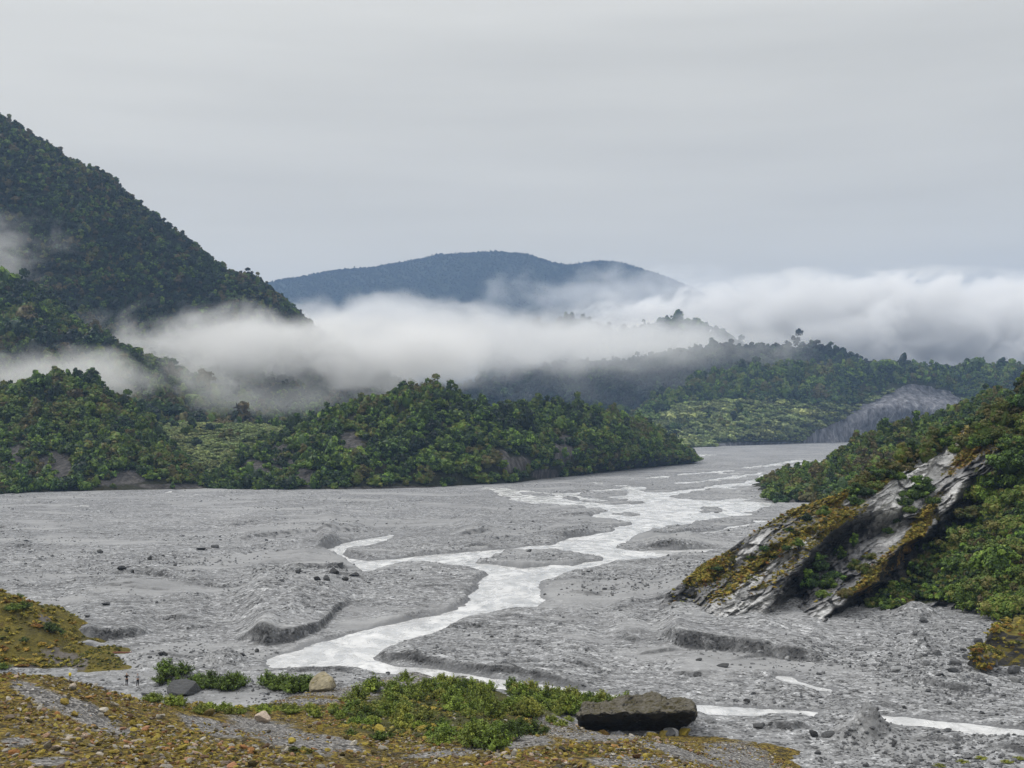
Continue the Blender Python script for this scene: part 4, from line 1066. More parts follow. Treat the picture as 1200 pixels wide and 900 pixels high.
# the great dark slab: a thick tilted plate with a raised, mossy top and an undercut front
def big_slab():
    Y0 = 147.0
    out = [(679, 842), (684, 837), (697, 838), (706, 834), (713, 838), (724, 835), (740, 834), (756, 836), (772, 833), (792, 835), (806, 831), (815, 833), (818, 845), (811, 858), (797, 874), (770, 877), (745, 879), (715, 878), (693, 874), (681, 864)]
    ctr = np.array([748.0, 848.0]); nP = 96; rg = RS(7)
    A = np.array(out + [out[0]], float); t_ = np.linspace(0, len(out), nP, endpoint=False); q = np.stack([np.interp(t_, range(len(A)), A[:, i]) for i in (0, 1)], 1)
    V = []
    # rings: centre of the front face -> its rim -> back along the plate -> centre of the back
    prof = [(0.0, 0.02), (0.0, .3), (0.0, 0.6), (0.0, 0.85), (0.0, .97), (0.5, 1.0), (1.2, 1.0), (2.2, 1.0), (3.4, 1.0), (4.6, 0.99), (5.6, 0.96), (6.4, 0.85), (6.8, 0.5), (7.0, 0.02)]
    for r_, (dy, sc) in enumerate(prof):
        for a in q:
            x, y = ctr + (a - ctr) * sc
            low = np.clip((y - 836) / 30, 0, 1)
            und = 3.6 * low if dy < 4 else 1.5 * low          # the front leans out over its foot
            X_ = (x - CX) / F * Y0; Z_ = H + (HY - y) / F * Y0
            hump = (1 - low) * (1.2 * math.exp(-((x - 762) / 30) ** 2 - ((dy - 5.0) / 2.2) ** 2) + 0.5 * math.exp(-((x - 722) / 16) ** 2 - ((dy - 4.6) / 1.8) ** 2) - .7 * math.exp(-((x - 703) / 10) ** 2 - ((dy - 2.5) / 3) ** 2)) if dy > .4 else 0
            V.append([X_ * (1 + .004 * dy), Y0 + dy * (1 + .12 * math.sin(x * .11)) + und, Z_ + hump])
    V = np.array(V); m = len(prof)
    Q = [[i * nP + k_, i * nP + (k_ + 1) % nP, (i + 1) * nP + (k_ + 1) % nP, (i + 1) * nP + k_] for i in range(m - 1) for k_ in range(nP)]
    ob = link('dark_boulder', mesh_np('dark_boulder', V, np.array(Q), None, [M_SLAB], smooth=False))
    sb = ob.modifiers.new('s', 'SUBSURF'); sb.levels = sb.render_levels = 2; sb.subdivision_type = 'SIMPLE'
    for nm, ty, sz, st_ in (('slab_rough', 'CLOUDS', 2.2, 1.1), ('slab_fine', 'CLOUDS', .5, .45)):
        tx = bpy.data.textures.new(nm, ty); tx.noise_scale = sz
        d = ob.modifiers.new(nm, 'DISPLACE'); d.texture = tx; d.strength = st_; d.texture_coords = 'GLOBAL'
    tag(ob, 'huge dark overhanging slab boulder with mossy top', 'boulder')


big_slab()
boulder('tan_boulder', 381, 818, 42, 26, 4.5, M_TAN, 201, 'tan angular boulder beside the green shrubs', rot=(0, -0.3, 0.4), sub=4)
boulder('leaning_slab', 693, 822, 25, 11, 2.0, M_ROCKG, 202, 'pale pointed slab leaning among the shrubs', rot=(0.1, -0.45, 0.2))
boulder('brown_boulder', 308, 848, 21, 13, 2.0, M_ROCKY, 203, 'brown rounded boulder on the crest above the grey scree', p=mor_at(308, 846))
boulder('small_slab', 830, 846, 20, 6, 2.0, M_ROCKG, 204, 'low grey slab just right of the huge dark boulder', rot=(0, -.2, 0))
boulder('rock_block', 212, 815, 40, 16, 5, M_ROCKD, 205, 'dark grey rounded rock below the leafy shrubs', sub=4)
boulder('white_rock', 186, 820, 8, 9, 1.0, M_ROCKG, 206, 'small pale upright rock beside bright shrubs', cat='rock')
for a_ in ((1215, 782, 160, 46, 16, 207, 'mossy topped rock outcrop at the gravel edge'), (1158, 790, 42, 28, 7, 208, 'smaller mossy rock at the toe of the outcrop'), (1205, 758, 80, 26, 9, 210, 'moss covered upper block of the outcrop')):
    ob = boulder('mossy_outcrop', *a_[:5], M_LEDGE, a_[5], a_[6], sub=4, cat='outcrop', sink=.35)
    for nm, ty, sz, st_ in (('outcrop_rough', 'STUCCI', 2.2, 1.3), ('outcrop_fine', 'CLOUDS', .6, .8)):
        tx = bpy.data.textures.new(nm, ty); tx.noise_scale = sz
        d = ob.modifiers.new(nm, 'DISPLACE'); d.texture = tx; d.strength = st_; d.texture_coords = 'GLOBAL'
    bpy.context.view_layer.update()
    co_ = np.array([(ob.matrix_world @ v.co)[:] for v in ob.data.vertices]); no_ = np.array([v.normal[:] for v in ob.data.vertices])
    r_ = RS(a_[5]); k_ = np.where(no_[:, 2] > .35)[0]; k_ = r_.choice(k_, 260)
    scatter('outcrop_moss', C_TUFT, co_[k_] + r_.normal(0, .35, (260, 3)) * [1, 1, .2], r_.uniform(.15, .5, 260), np.clip(r_.normal(.4, .2, 260), 0, 1), a_[5], 'golden moss tufts on the ' + a_[6].split(' at ')[0], 'moss', .3)
boulder('pale_outcrop', 40, 476, 20, 8, 8, M_ROCKG, 209, 'small pale bare rock high on the olive hill', p=np.array(at(40, 477, 775)), cat='outcrop')
lst = [(188, 772, 7, 7, 'twin'), (193, 772, 6, 6, 'twin'), (116, 652, 9, 6, 'lone'), (142, 676, 11, 6, 'mid'), (155, 678, 5, 5, 'mid'), (175, 663, 6, 6, 'mid'), (236, 647, 16, 4, 'far'), (252, 644, 12, 4, 'far'), (205, 668, 8, 4, 'mid'),
       (350, 682, 9, 5, 'bank'), (392, 679, 14, 7, 'bank'), (397, 671, 12, 6, 'bank'), (383, 688, 10, 6, 'bank'), (404, 683, 9, 5, 'bank'), (415, 677, 14, 4, 'bank'), (372, 691, 9, 5, 'bank'), (412, 664, 9, 4, 'bank'), (88, 731, 12, 5, 'knoll'), (72, 729, 14, 5, 'knoll'), (101, 733, 9, 4, 'knoll'), (124, 714, 11, 4, 'knoll'), (60, 723, 10, 4, 'knoll'),
       (1083, 731, 13, 6, 'cave'), (848, 783, 15, 5, 'right'), (820, 779, 9, 3, 'right'), (955, 863, 13, 8, 'snag'), (970, 864, 22, 5, 'snag'), (888, 853, 16, 6, 'snag'), (895, 851, 8, 5, 'snag'), (1048, 875, 9, 9, 'snag'), (1060, 830, 7, 4, 'right'), (876, 823, 9, 5, 'right'), (1118, 793, 10, 4, 'pile'), (1150, 768, 10, 6, 'pile'), (1180, 766, 9, 8, 'pile'), (1135, 776, 9, 5, 'pile'), (1165, 782, 12, 6, 'pile'), (1190, 790, 14, 8, 'pile'), (1100, 772, 10, 5, 'pile'), (1075, 775, 9, 4, 'pile'), (1148, 760, 8, 6, 'pile'), (1182, 776, 10, 8, 'pile'), (1192, 800, 12, 5, 'pile'), (1050, 787, 12, 4, 'pile'), (1087, 785, 8, 4, 'pile'), (1120, 784, 11, 5, 'pile'), (1155, 850, 7, 3, 'right'), (898, 878, 8, 4, 'snag'), (1135, 889, 14, 4, 'corner'), (1110, 893, 10, 4, 'corner'), (1170, 896, 14, 5, 'corner'), (1190, 893, 9, 5, 'corner'), (1075, 896, 10, 5, 'corner'), (740, 647, 6, 3, 'far'), (620, 648, 7, 3, 'far'), (775, 617, 8, 3, 'far'), (840, 600, 8, 2, 'far'), (283, 772, 10, 4, 'bank'), (300, 764, 7, 4, 'bank'), (268, 806, 13, 6, 'shrub'), (340, 806, 12, 5, 'shrub'), (180, 817, 9, 5, 'shrub'), (170, 815, 12, 7, 'shrub')]
LAB = {'twin': ('dark block of the close pair on pale gravel near the two hikers', 'twin dark rocks on the gravel'), 'lone': ('lone dark rock far out on the gravel flat', None), 'mid': ('dark rock in the loose scatter across the gravel flat', 'dark rocks across the flat'), 'far': ('low dark rock beside the distant river channel', 'rocks beside the distant channel'),
       'bank': ('broken dark rock near the high cut bank', 'broken rocks by the cut bank'), 'knoll': ('flat grey rock beside the mossy knoll', 'rocks beside the knoll'), 'cave': ('black rock below the dark hollow of the spur', None), 'right': ('small dark rock on the gravel bar below the spur', 'rocks on the right gravel bar'),
       'snag': ('dark jagged rock beside the narrow stream', 'jagged rocks by the stream'), 'pile': ('grey rock of the rubble pile under the mossy outcrop', 'rubble under the mossy outcrop'), 'corner': ('flat grey stone by the weedy corner of gravel', 'stones in the weedy corner'), 'shrub': ('grey rock in the stony strip between the shrubs', 'rocks between the shrubs')}
for i, (x, y, w, h, g) in enumerate(lst):
    d = w * (H * F / (y - HY)) / F
    r_ = RS(i)
    if g == 'pile': w, h = w * 1.5, h * 1.5
    boulder('rock', x, y, w, h, min(d * .8, 4), M_ROCKD if g not in ('pile', 'knoll', 'corner', 'shrub') else M_ROCKG, 300 + i, LAB[g][0], LAB[g][1], (r_.normal(0, .12), r_.normal(0, .2), r_.normal(0, .4)), cat='rock', sub=2)
rr = RS(12)
for i in range(60):
    x = rr.uniform(0, 840); y = np.interp(x, [0, 140, 300, 440, 560, 700, 850], [800, 822, 845, 850, 862, 872, 893]) + abs(rr.normal(0, 26))
    if y > 900: continue
    p = mor_at(x, y); w = rr.uniform(7, 15)
    where = 'on the left moraine slope' if x < 200 else 'above the grey scree hollow' if x < 430 else 'in the rubble below the green shrubs' if x < 640 else 'on the rubble crest in front of the huge slab'
    boulder('lichen_rock', x, y, w, w * rr.uniform(.35, .6), w * p[1] / F * .8, M_ROCKY, 400 + i, f'lichen stained stone {where}', f'larger stones {where}', (rr.normal(0, .25), rr.normal(0, .25), rr.uniform(0, 6)), p=p, cat='rock', sub=2)

for i in range(16):
    x = rr.uniform(678, 812); y = 866 + rr.uniform(-3, 5) - (8 if x > 800 else 0); w = rr.uniform(9, 20)
    boulder('rock', x, y, w, w * rr.uniform(.4, .7), w * .1, M_ROCKY if i % 2 else M_ROCKG, 480 + i, 'broken stone banked against the foot of the huge dark slab', 'stones banked against the huge slab', (rr.normal(0, .25), rr.normal(0, .25), rr.uniform(0, 6)), cat='rock', sub=2)

# ------------------------------------------------------------------ shrubs (things)
def shrub(p, r, hz, tint, label, group, seed, form=None):
    rg = RS(seed); f, s = SHRUBS[rg.randint(5) if form is None else form]
    o = empty('leafy_shrub', p, rg.uniform(0, 6.28)); o.scale = (r, r, hz)
    shade = 'deep green' if tint < .35 else 'bright green' if tint < .6 else 'lime green' if tint < .75 else 'yellow green'
    for w in ('dark olive', 'dark green', 'bright green', 'lime green', 'low yellow green'):
        if label.startswith(w + ' '): label = shade + label[len(w):]; break
    if r > 1.65: label = 'large ' + label
    tag(o, label, 'shrub', group)
    c = link('foliage', f, o); c['tint'] = float(tint); link('stem', s, o)


rg = RS(33); c = 0
for (x0, y0, x1, y1, n_, rmin, rmax, label, grp) in (
        (188, 803, 282, 808, 17, 1.4, 2.2, 'dark green leafy shrub in the row behind the stony strip', 'shrubs in the row behind the stony strip'),
        (312, 806, 372, 812, 14, 1.4, 2.3, 'dark green leafy shrub in the clump left of the tan boulder', 'shrubs left of the tan boulder')):
    for k in range(n_):
        t = (k + rg.uniform(.1, .9)) / n_; x = x0 + (x1 - x0) * t; y = y0 + (y1 - y0) * t + rg.uniform(-3, 4)
        p = at(x, y); p = (p[0], p[1], grid_z(p[0], p[1]) - .1); r = rg.uniform(rmin, rmax); c += 1
        shrub(p, r, r * rg.uniform(.75, 1.0), rg.uniform(.1, .4), label, grp, 500 + c)


def mshrubs(pts_fn, n_, rmin, rmax, tmin, tmax, label, grp, low=False):
    global c
    k = 0; tries = 0
    while k < n_ and tries < 3000:
        tries += 1
        x, y = pts_fn()
        p = mor_at(x, y)
        if abs(CX + p[0] / p[1] * F - x) > 5 or abs(HY - (p[2] - H) / p[1] * F - y) > 6:
            p = np.array(at(x, y)); p[2] = grid_z(p[0], p[1])
        r = rg.uniform(rmin, rmax); c += 1; k += 1
        shrub(tuple(p - [0, 0, .1]), r, r * rg.uniform(.75, 1.1), rg.uniform(tmin, tmax), label, grp, 500 + c, rg.choice([5, 6, 0, 2]) if low else None)


def in_band(xs, top, bot):
    def f():
        x = rg.uniform(xs[0], xs[-1]); a, b = np.interp(x, xs, top), np.interp(x, xs, bot)
        return x, rg.uniform(a, b)
    return f


mshrubs(in_band([410, 470, 520, 600, 680, 735], [812, 803, 805, 814, 824, 830], [850, 850, 846, 842, 838, 836]), 106, 1.1, 2.0, .3, .9, 'bright green shrub in the thicket left of the huge slab', 'shrubs in the thicket left of the huge slab')
mshrubs(in_band([425, 470, 520, 600, 680, 720], [806, 799, 799, 806, 818, 826], [814, 810, 811, 818, 828, 834]), 44, 1.1, 1.9, .3, .75, 'bright green shrub along the back edge of the thicket', 'shrubs along the back edge of the thicket')
mshrubs(in_band([395, 430, 480], [818, 828, 838], [842, 852, 856]), 20, .8, 1.4, .35, .9, 'bright low shrub on the slope right of the tan boulder', 'low shrubs right of the tan boulder', True)
mshrubs(in_band([640, 665, 690], [838, 840, 842], [846, 850, 852]), 7, .8, 1.3, .2, .8, 'small shrub pressed against the huge slab', 'shrubs against the huge slab', True)
mshrubs(in_band([515, 550, 580], [868, 862, 870], [882, 880, 882]), 9, 1.2, 1.9, .3, .7, 'lime green shrub in the round clump at the front of the thicket', 'shrubs at the front of the thicket')
mshrubs(in_band([585, 610, 638], [858, 855, 862], [874, 872, 872]), 9, 1.1, 1.7, .05, .4, 'dark olive shrub in the clump beside the small grey gully', 'shrubs beside the small gully')
mshrubs(in_band([235, 300, 380, 440], [832, 832, 832, 830], [837, 838, 842, 850]), 26, .7, 1.2, .45, .8, 'low yellow green shrub along the crest of the moraine', 'low shrubs along the moraine crest', True)
mshrubs(in_band([150, 185, 215], [815, 820, 826], [820, 826, 830]), 8, .8, 1.2, .5, .8, 'lime shrub on the crest just below the two hikers', 'shrubs on the crest below the hikers')
mshrubs(in_band([390, 450, 520, 600], [836, 846, 850, 850], [860, 868, 866, 862]), 22, .6, 1.1, .15, .6, 'small scrubby shrub among the yellow rubble', 'scrubby shrubs among the yellow rubble', True)
kx = CX + KN[..., 0] / KN[..., 1] * F; ky = HY - (KN[..., 2] - H) / KN[..., 1] * F
for x, y, r, t in ((22, 701, 1.0, .3), (28, 714, 1.6, .2), (40, 718, 1.5, .25), (8, 718, 1.7, .1), (14, 716, 1.6, .35), (62, 742, 1.7, .05), (57, 738, 1.5, .1), (70, 744, 1.2, .2), (28, 752, 1.0, .05), (34, 728, 1.0, .4), (3, 785, 1.3, .3)):
    k = np.argmin((kx - x) ** 2 + (ky - y) ** 2); c += 1
    shrub(tuple(KN.reshape(-1, 3)[k]), r, r * .7, t, 'dark leafy shrub growing on the mossy knoll', 'shrubs on the mossy knoll', 500 + c)
for x, y in ((1128, 893), (1150, 889), (1180, 893), (1195, 889), (1100, 898)):
    p = at(x, y); c += 1
    shrub((p[0], p[1], grid_z(p[0], p[1])), .8, .35, .8, 'low olive plant in the stony corner of the gravel', 'low plants in the stony corner', 500 + c, 6)

# driftwood pole with a reddish tint, small yellow marker
p = at(143, 767.5); v, q = tube([[-1.5, 0, .25], [-.4, .1, .3], [.6, 0, .28], [1.5, .2, .35]], [.16, .14, .12, .07], 8)
tag(link('driftwood_log', mesh_np('driftwood_log', v, q, None, [mat_plain('red_wood', (.2, .085, .06))]), None, (p[0], p[1], grid_z(p[0], p[1]))), 'reddish driftwood log lying on pale gravel', 'log')
p = mor_at(81, 796)
mk = empty('track_marker', tuple(p)); tag(mk, 'small yellow topped marker post on the moraine crest', 'marker post')
v, q = tube([[0, 0, -.2], [0, 0, .3], [0, 0, .55]], [.03, .03, .03], 8); link('post', mesh_np('post', v, q, None, [M_BARK]), mk)
v, q = tube([[0, 0, .5], [0, 0, .52], [0, 0, .78], [0, 0, .82]], [.02, .11, .11, .02], 8); link('cap', mesh_np('cap', v, q, None, [mat_plain('yellow_paint', (.75, .6, .03))]), mk)

# ------------------------------------------------------------------ people
def skin(name, joints, edges, mat, parent, sub=2):
    me = bpy.data.meshes.new(name); me.from_pydata([j[0] for j in joints], edges, []); me.update()
    o = bpy.data.objects.new(name, me); COL.objects.link(o)
    o.modifiers.new('skin', 'SKIN').use_smooth_shade = True
    sv = me.skin_vertices[0].data
    for i, j in enumerate(joints):
        r = j[1]; sv[i].radius = (r, r) if not hasattr(r, '__len__') else r
    sv[0].use_root = True
    s = o.modifiers.new('sub', 'SUBSURF'); s.levels = s.render_levels = sub
    dg = bpy.context.evaluated_depsgraph_get(); m2 = bpy.data.meshes.new_from_object(o.evaluated_get(dg)); m2.name = name
    bpy.data.objects.remove(o); m2.materials.clear(); m2.materials.append(mat)
    m2.polygons.foreach_set('use_smooth', [True] * len(m2.polygons))
    return link(name, m2, parent)


def person(p, rz, label, elbows, hands, mt, ml, mh, stride=0.06):
    root = empty('person', p, rz); tag(root, label, 'person', 'hikers standing on the gravel')
    M_SK = mat_plain('skin', (.45, .28, .2), .6, .08)
    J = [((0, 0, .95), .13), ((0, 0, 1.15), .115), ((0, 0, 1.36), .125), ((0, .01, 1.49), .055), ((0, -.01, 1.56), .07), ((0, -.015, 1.66), .098), ((0, -.01, 1.73), .06), ((0, -.115, 1.645), .018)]
    E = [(0, 1), (1, 2), (2, 3), (3, 4), (4, 5), (5, 6), (5, 7)]
    for s, e, h in ((-1, *[elbows[0], hands[0]]), (1, *[elbows[1], hands[1]])):
        i = len(J); hv = np.array(h); ev = np.array(e); d = hv - ev; d = d / np.linalg.norm(d)
        J += [((s * .19, 0, 1.40), .062), (tuple(e), .044), (tuple(h), .028), (tuple(hv + d * .07), .036)]; E += [(2, i), (i, i + 1), (i + 1, i + 2), (i + 2, i + 3)]
        side = np.cross(d, [0, 1, 0]); side /= np.linalg.norm(side) + 1e-6
        for f in range(4):
            b = hv + d * .09 + side * (.028 - .019 * f); m = len(J)
            L_ = (.065, .078, .074, .058)[f]
            J += [(tuple(b + d * L_ * .5), .009), (tuple(b + d * L_ + np.array([0, -.015, -.01])), .008)]; E += [(i + 3, m), (m, m + 1)]
        m = len(J); b = hv + d * .04 + side * .045
        J += [(tuple(b + d * .02), .011), (tuple(b + d * .05 + side * .01), .009)]; E += [(i + 2, m), (m, m + 1)]
    for s in (-1, 1):
        i = len(J); y = s * stride
        J += [((s * .095, 0, .88), .098), ((s * .11, y * .5 - .02, .48), .062), ((s * .12, y, .09), .042), ((s * .13, y - .15, .035), .034)]; E += [(0, i), (i, i + 1), (i + 1, i + 2), (i + 2, i + 3)]
    skin('body', J, E, M_SK, root)
    jk = [((0, 0, .92), (.165, .14)), ((0, 0, 1.15), (.15, .13)), ((0, 0, 1.37), (.165, .14)), ((0, .01, 1.475), .075)]; je = [(0, 1), (1, 2), (2, 3)]
    for s, e, h in ((-1, elbows[0], hands[0]), (1, elbows[1], hands[1])):
        i = len(jk); w = np.array(e) * .12 + np.array(h) * .88
        jk += [((s * .19, 0, 1.40), .08), (tuple(e), .06), (tuple(w), .045)]; je += [(2, i), (i, i + 1), (i + 1, i + 2)]
    skin('jacket', jk, je, mt, root)
    tj = [((0, 0, .97), (.15, .125))]; te = []
    for s in (-1, 1):
        i = len(tj); y = s * stride
        tj += [((s * .095, 0, .86), .112), ((s * .11, y * .5 - .02, .48), .08), ((s * .12, y, .12), .065)]; te += [(0, i), (i, i + 1), (i + 1, i + 2)]
        skin('shoe', [((s * .12, y + .05, .05), .055), ((s * .125, y - .06, .05), .058), ((s * .13, y - .17, .04), .045)], [(0, 1), (1, 2)], M_DARKC, root)
    skin('trousers', tj, te, ml, root)
    skin('hair', [((0, .03, 1.62), .09), ((0, .02, 1.70), .103), ((0, -.02, 1.755), .075)], [(0, 1), (1, 2)], mh, root)
    return root


M_DARKC = mat_plain('dark_cloth', (.012, .012, .014)); M_GREYC = mat_plain('grey_cloth', (.27, .28, .3))
M_HAIR = mat_plain('brown_hair', (.03, .02, .012)); M_HAIR2 = mat_plain('fair_hair', (.3, .22, .13)); M_NAVY = mat_plain('navy_cloth', (.014, .017, .026))
for x, y, rz, lab, el, ha, a, b, hh in ((148.5, 802.5, 0.5, 'person in black jacket with both arms raised to the face', [(-.36, -.1, 1.22), (.36, -.1, 1.22)], [(-.13, -.26, 1.5), (.13, -.26, 1.5)], M_DARKC, M_DARKC, M_HAIR2),
                                       (161.5, 803.5, -0.4, 'person in grey top and dark trousers with hands on hips', [(-.42, .05, 1.16), (.42, .05, 1.16)], [(-.2, -.04, 1.0), (.2, -.04, 1.0)], M_GREYC, M_NAVY, M_HAIR)):
    p = at(x, y); person((p[0], p[1], grid_z(p[0], p[1])), rz, lab, el, ha, a, b, hh)

# ------------------------------------------------------------------ mist and haze
def mist(px, py, Y, hw, hh, dep, dens, label, seed, wl=120.0, soft=1.0, thr=0.0, flat_=1.0):
    """a bank of low cloud: an ellipsoid whose volume thins out through noise"""
    t = NT('mist_volume')
    tc = t.n('ShaderNodeTexCoord').outputs['Object']
    k = Y / F; ax, az = hw * k, hh * k
    V, T = ICO3
    o = link('mist', mesh_np('mist', V * 1.0, None, T, [t.m]), None, at(px, py, Y)); o.scale = (ax, dep, az)
    ln = t.n('ShaderNodeVectorMath', operation='LENGTH'); t.l(tc, ln.inputs[0])
    r = t.math('SUBTRACT', 1.0, ln.outputs['Value'])          # 1 in the middle, 0 at the skin
    sc = t.n('ShaderNodeMapping'); sc.inputs['Scale'].default_value = (ax / wl, dep / wl, az / wl * 1.5); sc.inputs['Location'].default_value = (seed * 3.1, seed * 1.7, seed)
    t.l(tc, sc.inputs['Vector'])
    nz = t.noise(sc.outputs[0], 1.0, 7, 0.6, None, 0.7)
    d = t.math('ADD', t.math('MULTIPLY_ADD', r, 1.9, -0.45 - thr), t.math('MULTIPLY', t.math('SUBTRACT', nz, 0.5), 4.2))
    d = t.math('MULTIPLY', t.math('MULTIPLY', d, 1.0 / soft, clamp=True), t.math('MULTIPLY', r, 5.0, clamp=True))
    d = t.math('MULTIPLY', d, dens)
    pv = t.n('ShaderNodeVolumePrincipled'); pv.inputs['Color'].default_value = (.985, .987, .99, 1); pv.inputs['Anisotropy'].default_value = 0.0
    t.l(d, pv.inputs['Density']); t.l(pv.outputs[0], t.out.inputs['Volume'])
    try: t.m.cycles.volume_step_rate = 0.35
    except AttributeError: t.m.volume_step_rate = 0.35
    tag(o, label, 'mist', kind='stuff')


mist(265, 410, 1300, 240, 66, 150, .022, 'thick mist bank lying against the foot of the mountain', 1, 70, 1.1)
mist(450, 420, 1600, 270, 52, 200, .010, 'grey mist drifting over the middle forest', 8, 90, 1.3)
mist(590, 402, 2000, 420, 46, 280, .0070, 'pale mist spreading over the middle forest', 2, 110, 1.2)
mist(455, 386, 3200, 300, 48, 400, .009, 'bright mist in front of the far mountain', 3, 170, 1.0)
mist(720, 430, 2130, 460, 55, 70, .0030, 'thin veil of mist before the blue green ridge', 10, 120, 1.6)
mist(730, 400, 2850, 240, 40, 260, .009, 'low mist under the dark wooded knolls', 4, 120, 1.0)
mist(1030, 388, 3900, 420, 76, 600, .014, 'bright cloud bank with a billowing top', 5, 160, 0.4)
mist(60, 440, 960, 290, 44, 70, .018, 'mist ribbon above the olive hill', 6, 45, 1.2)
mist(455, 416, 1340, 180, 56, 110, .034, 'soft mist hiding the toe of the mountain', 11, 70, 1.2)
mist(300, 466, 1075, 330, 36, 45, .010, 'grey veil of mist just behind the hillocks', 12, 50, 1.5)
mist(-10, 290, 1330, 120, 70, 80, .012, 'wisp of mist clinging to the mountain face', 7, 50, 1.2, .25)
mist(720, 342, 5600, 220, 42, 500, .0032, 'thin wisps crossing the far mountain', 9, 220, 1.2, .15)

t = NT('valley_air')
pv = t.n('ShaderNodeVolumePrincipled'); pv.inputs['Color'].default_value = (.42, .63, 1.0, 1); pv.inputs['Density'].default_value = 7.0e-5
t.l(pv.outputs[0], t.out.inputs['Volume'])
hx, y0, y1, z0, z1 = 9000, -300, 13500, -12, 1080
V = np.array([[x, y, z] for x in (-hx, hx) for y in (y0, y1) for z in (z0, z1)], float)
Qs = [[0, 1, 3, 2], [4, 6, 7, 5], [0, 4, 5, 1], [2, 3, 7, 6], [0, 2, 6, 4], [1, 5, 7, 3]]
tag(link('haze', mesh_np('haze', V, np.array(Qs), None, [t.m], smooth=False)), 'faint blue valley haze', kind='stuff')

# ------------------------------------------------------------------ overcast sky, sun, camera
SUN = Vector((-0.62, 0.25, 0.75)).normalized()
wd = bpy.data.worlds.new('World'); SC.world = wd; wd.use_nodes = True
t = wd.node_tree; t.nodes.clear(); N = t.nodes.new; L = t.links.new
sky = N('ShaderNodeTexSky'); sky.sky_type = 'NISHITA'; sky.sun_disc = False
sky.sun_elevation = math.asin(SUN.z); sky.sun_rotation = math.atan2(SUN.x, SUN.y); sky.dust_density = 3.0
tcw = N('ShaderNodeTexCoord'); sep = N('ShaderNodeSeparateXYZ'); L(tcw.outputs['Generated'], sep.inputs[0])
# the cloud deck: brighter overhead than near the horizon, with soft folds in it
el = N('ShaderNodeValToRGB'); L(sep.outputs[2], el.inputs[0])
cr = el.color_ramp
stops = [(0.0, (7.1, 6.45, 5.1)), (0.1, (6.9, 6.5, 5.5)), (0.2, (6.9, 6.65, 5.95)), (0.3, (7.3, 7.15, 6.6)), (0.5, (11.2, 11.0, 10.5)), (1.0, (19.5, 19.3, 18.8))]
while len(cr.elements) < len(stops): cr.elements.new(.5)
for e, (p_, c_) in zip(cr.elements, stops): e.position = p_; e.color = (*[v / 20 for v in c_], 1)
mp = N('ShaderNodeMapping'); mp.inputs['Scale'].default_value = (1.0, 1.0, 9.0); mp.inputs['Rotation'].default_value = (0, .12, 0); L(tcw.outputs['Generated'], mp.inputs[0])
nz = N('ShaderNodeTexNoise'); nz.inputs['Scale'].default_value = 2.2; nz.inputs['Detail'].default_value = 5; nz.inputs['Roughness'].default_value = .5; L(mp.outputs[0], nz.inputs['Vector'])
mr = N('ShaderNodeMapRange'); mr.inputs['From Min'].default_value = .3; mr.inputs['From Max'].default_value = .7; mr.inputs['To Min'].default_value = 20 * .92; mr.inputs['To Max'].default_value = 20 * 1.08
L(nz.outputs['Fac'], mr.inputs[0])
sc_n = N('ShaderNodeVectorMath'); sc_n.operation = 'SCALE'; L(el.outputs[0], sc_n.inputs[0]); L(mr.outputs[0], sc_n.inputs['Scale'])
az = N('ShaderNodeMapRange'); az.inputs['From Min'].default_value = -.5; az.inputs['From Max'].default_value = .5; az.inputs['To Min'].default_value = 1.09; az.inputs['To Max'].default_value = .90; L(sep.outputs[0], az.inputs[0])
sc2 = N('ShaderNodeVectorMath'); sc2.operation = 'SCALE'; L(sc_n.outputs[0], sc2.inputs[0]); L(az.outputs[0], sc2.inputs['Scale']); sc_n = sc2
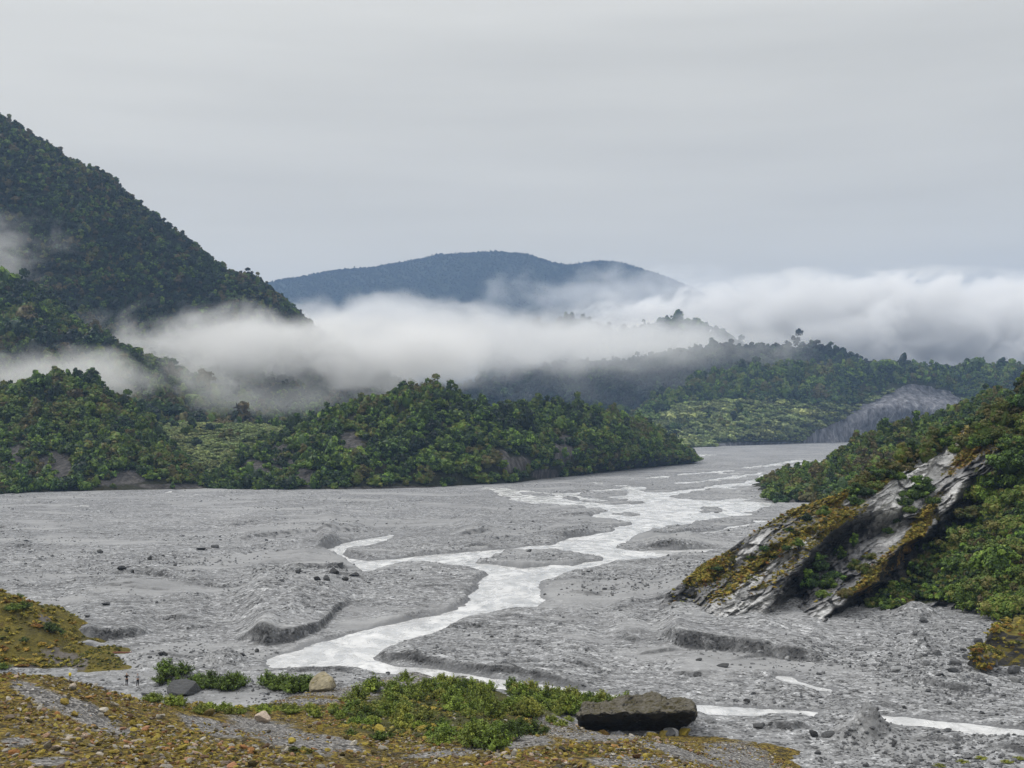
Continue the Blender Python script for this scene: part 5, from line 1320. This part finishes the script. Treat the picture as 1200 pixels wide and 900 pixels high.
mx_ = N('ShaderNodeMix'); mx_.data_type = 'RGBA'; mx_.inputs[0].default_value = .96; L(sky.outputs[0], mx_.inputs[6]); L(sc_n.outputs[0], mx_.inputs[7])
bg = N('ShaderNodeBackground'); bg.inputs['Strength'].default_value = 0.1; L(mx_.outputs[2], bg.inputs[0])
wo = N('ShaderNodeOutputWorld'); L(bg.outputs[0], wo.inputs['Surface'])

ld = bpy.data.lights.new('sun', 'SUN'); ld.energy = 1.5; ld.angle = math.radians(10); ld.color = (1, .96, .9)
so = link('sun', ld); so.rotation_euler = (-SUN).to_track_quat('-Z', 'Y').to_euler()

cam = bpy.data.cameras.new('camera'); co = link('camera', cam, loc=(0, 0, H)); co.rotation_euler = (math.pi / 2, 0, 0)
cam.sensor_width = 36; cam.lens = F / 1200 * 36; cam.shift_y = 40 / 1200; cam.clip_start = 0.5; cam.clip_end = 40000
SC.camera = co
SC.view_settings.view_transform = 'Standard'; SC.view_settings.look = 'None'; SC.view_settings.gamma = 1; SC.view_settings.exposure = 0.0
cy = SC.cycles
cy.max_bounces = 6; cy.diffuse_bounces = 2; cy.glossy_bounces = 2; cy.transmission_bounces = 2; cy.volume_bounces = 3; cy.transparent_max_bounces = 8
cy.use_denoising = True
try: cy.denoiser = 'OPENIMAGEDENOISE'
except Exception: pass
cy.volume_max_steps = 256
cy.sample_clamp_indirect = 6

# ------------------------------------------------------------------ labels: things that share one get their place in the row
bpy.context.view_layer.update()
ORD = ['', 'second', 'third', 'fourth', 'fifth', 'sixth', 'seventh', 'eighth', 'ninth', 'tenth', 'eleventh', 'twelfth', 'thirteenth', 'fourteenth', 'fifteenth']
same = {}
for o in SC.objects:
    if o.parent is None and 'label' in o and 'category' in o: same.setdefault(o['label'], []).append(o)
for lab, os_ in same.items():
    lim = 15 if os_[0]['category'] in ('rock', 'boulder') else 7
    if not 1 < len(os_) <= lim or len(lab.split()) > 13: continue
    os_.sort(key=lambda o: o.location.x / o.location.y)
    for i, o in enumerate(os_):
        where = 'leftmost' if i == 0 else 'rightmost' if i == len(os_) - 1 else f'{ORD[i]} from left,'
        o['label'] = f'{where} {lab}'
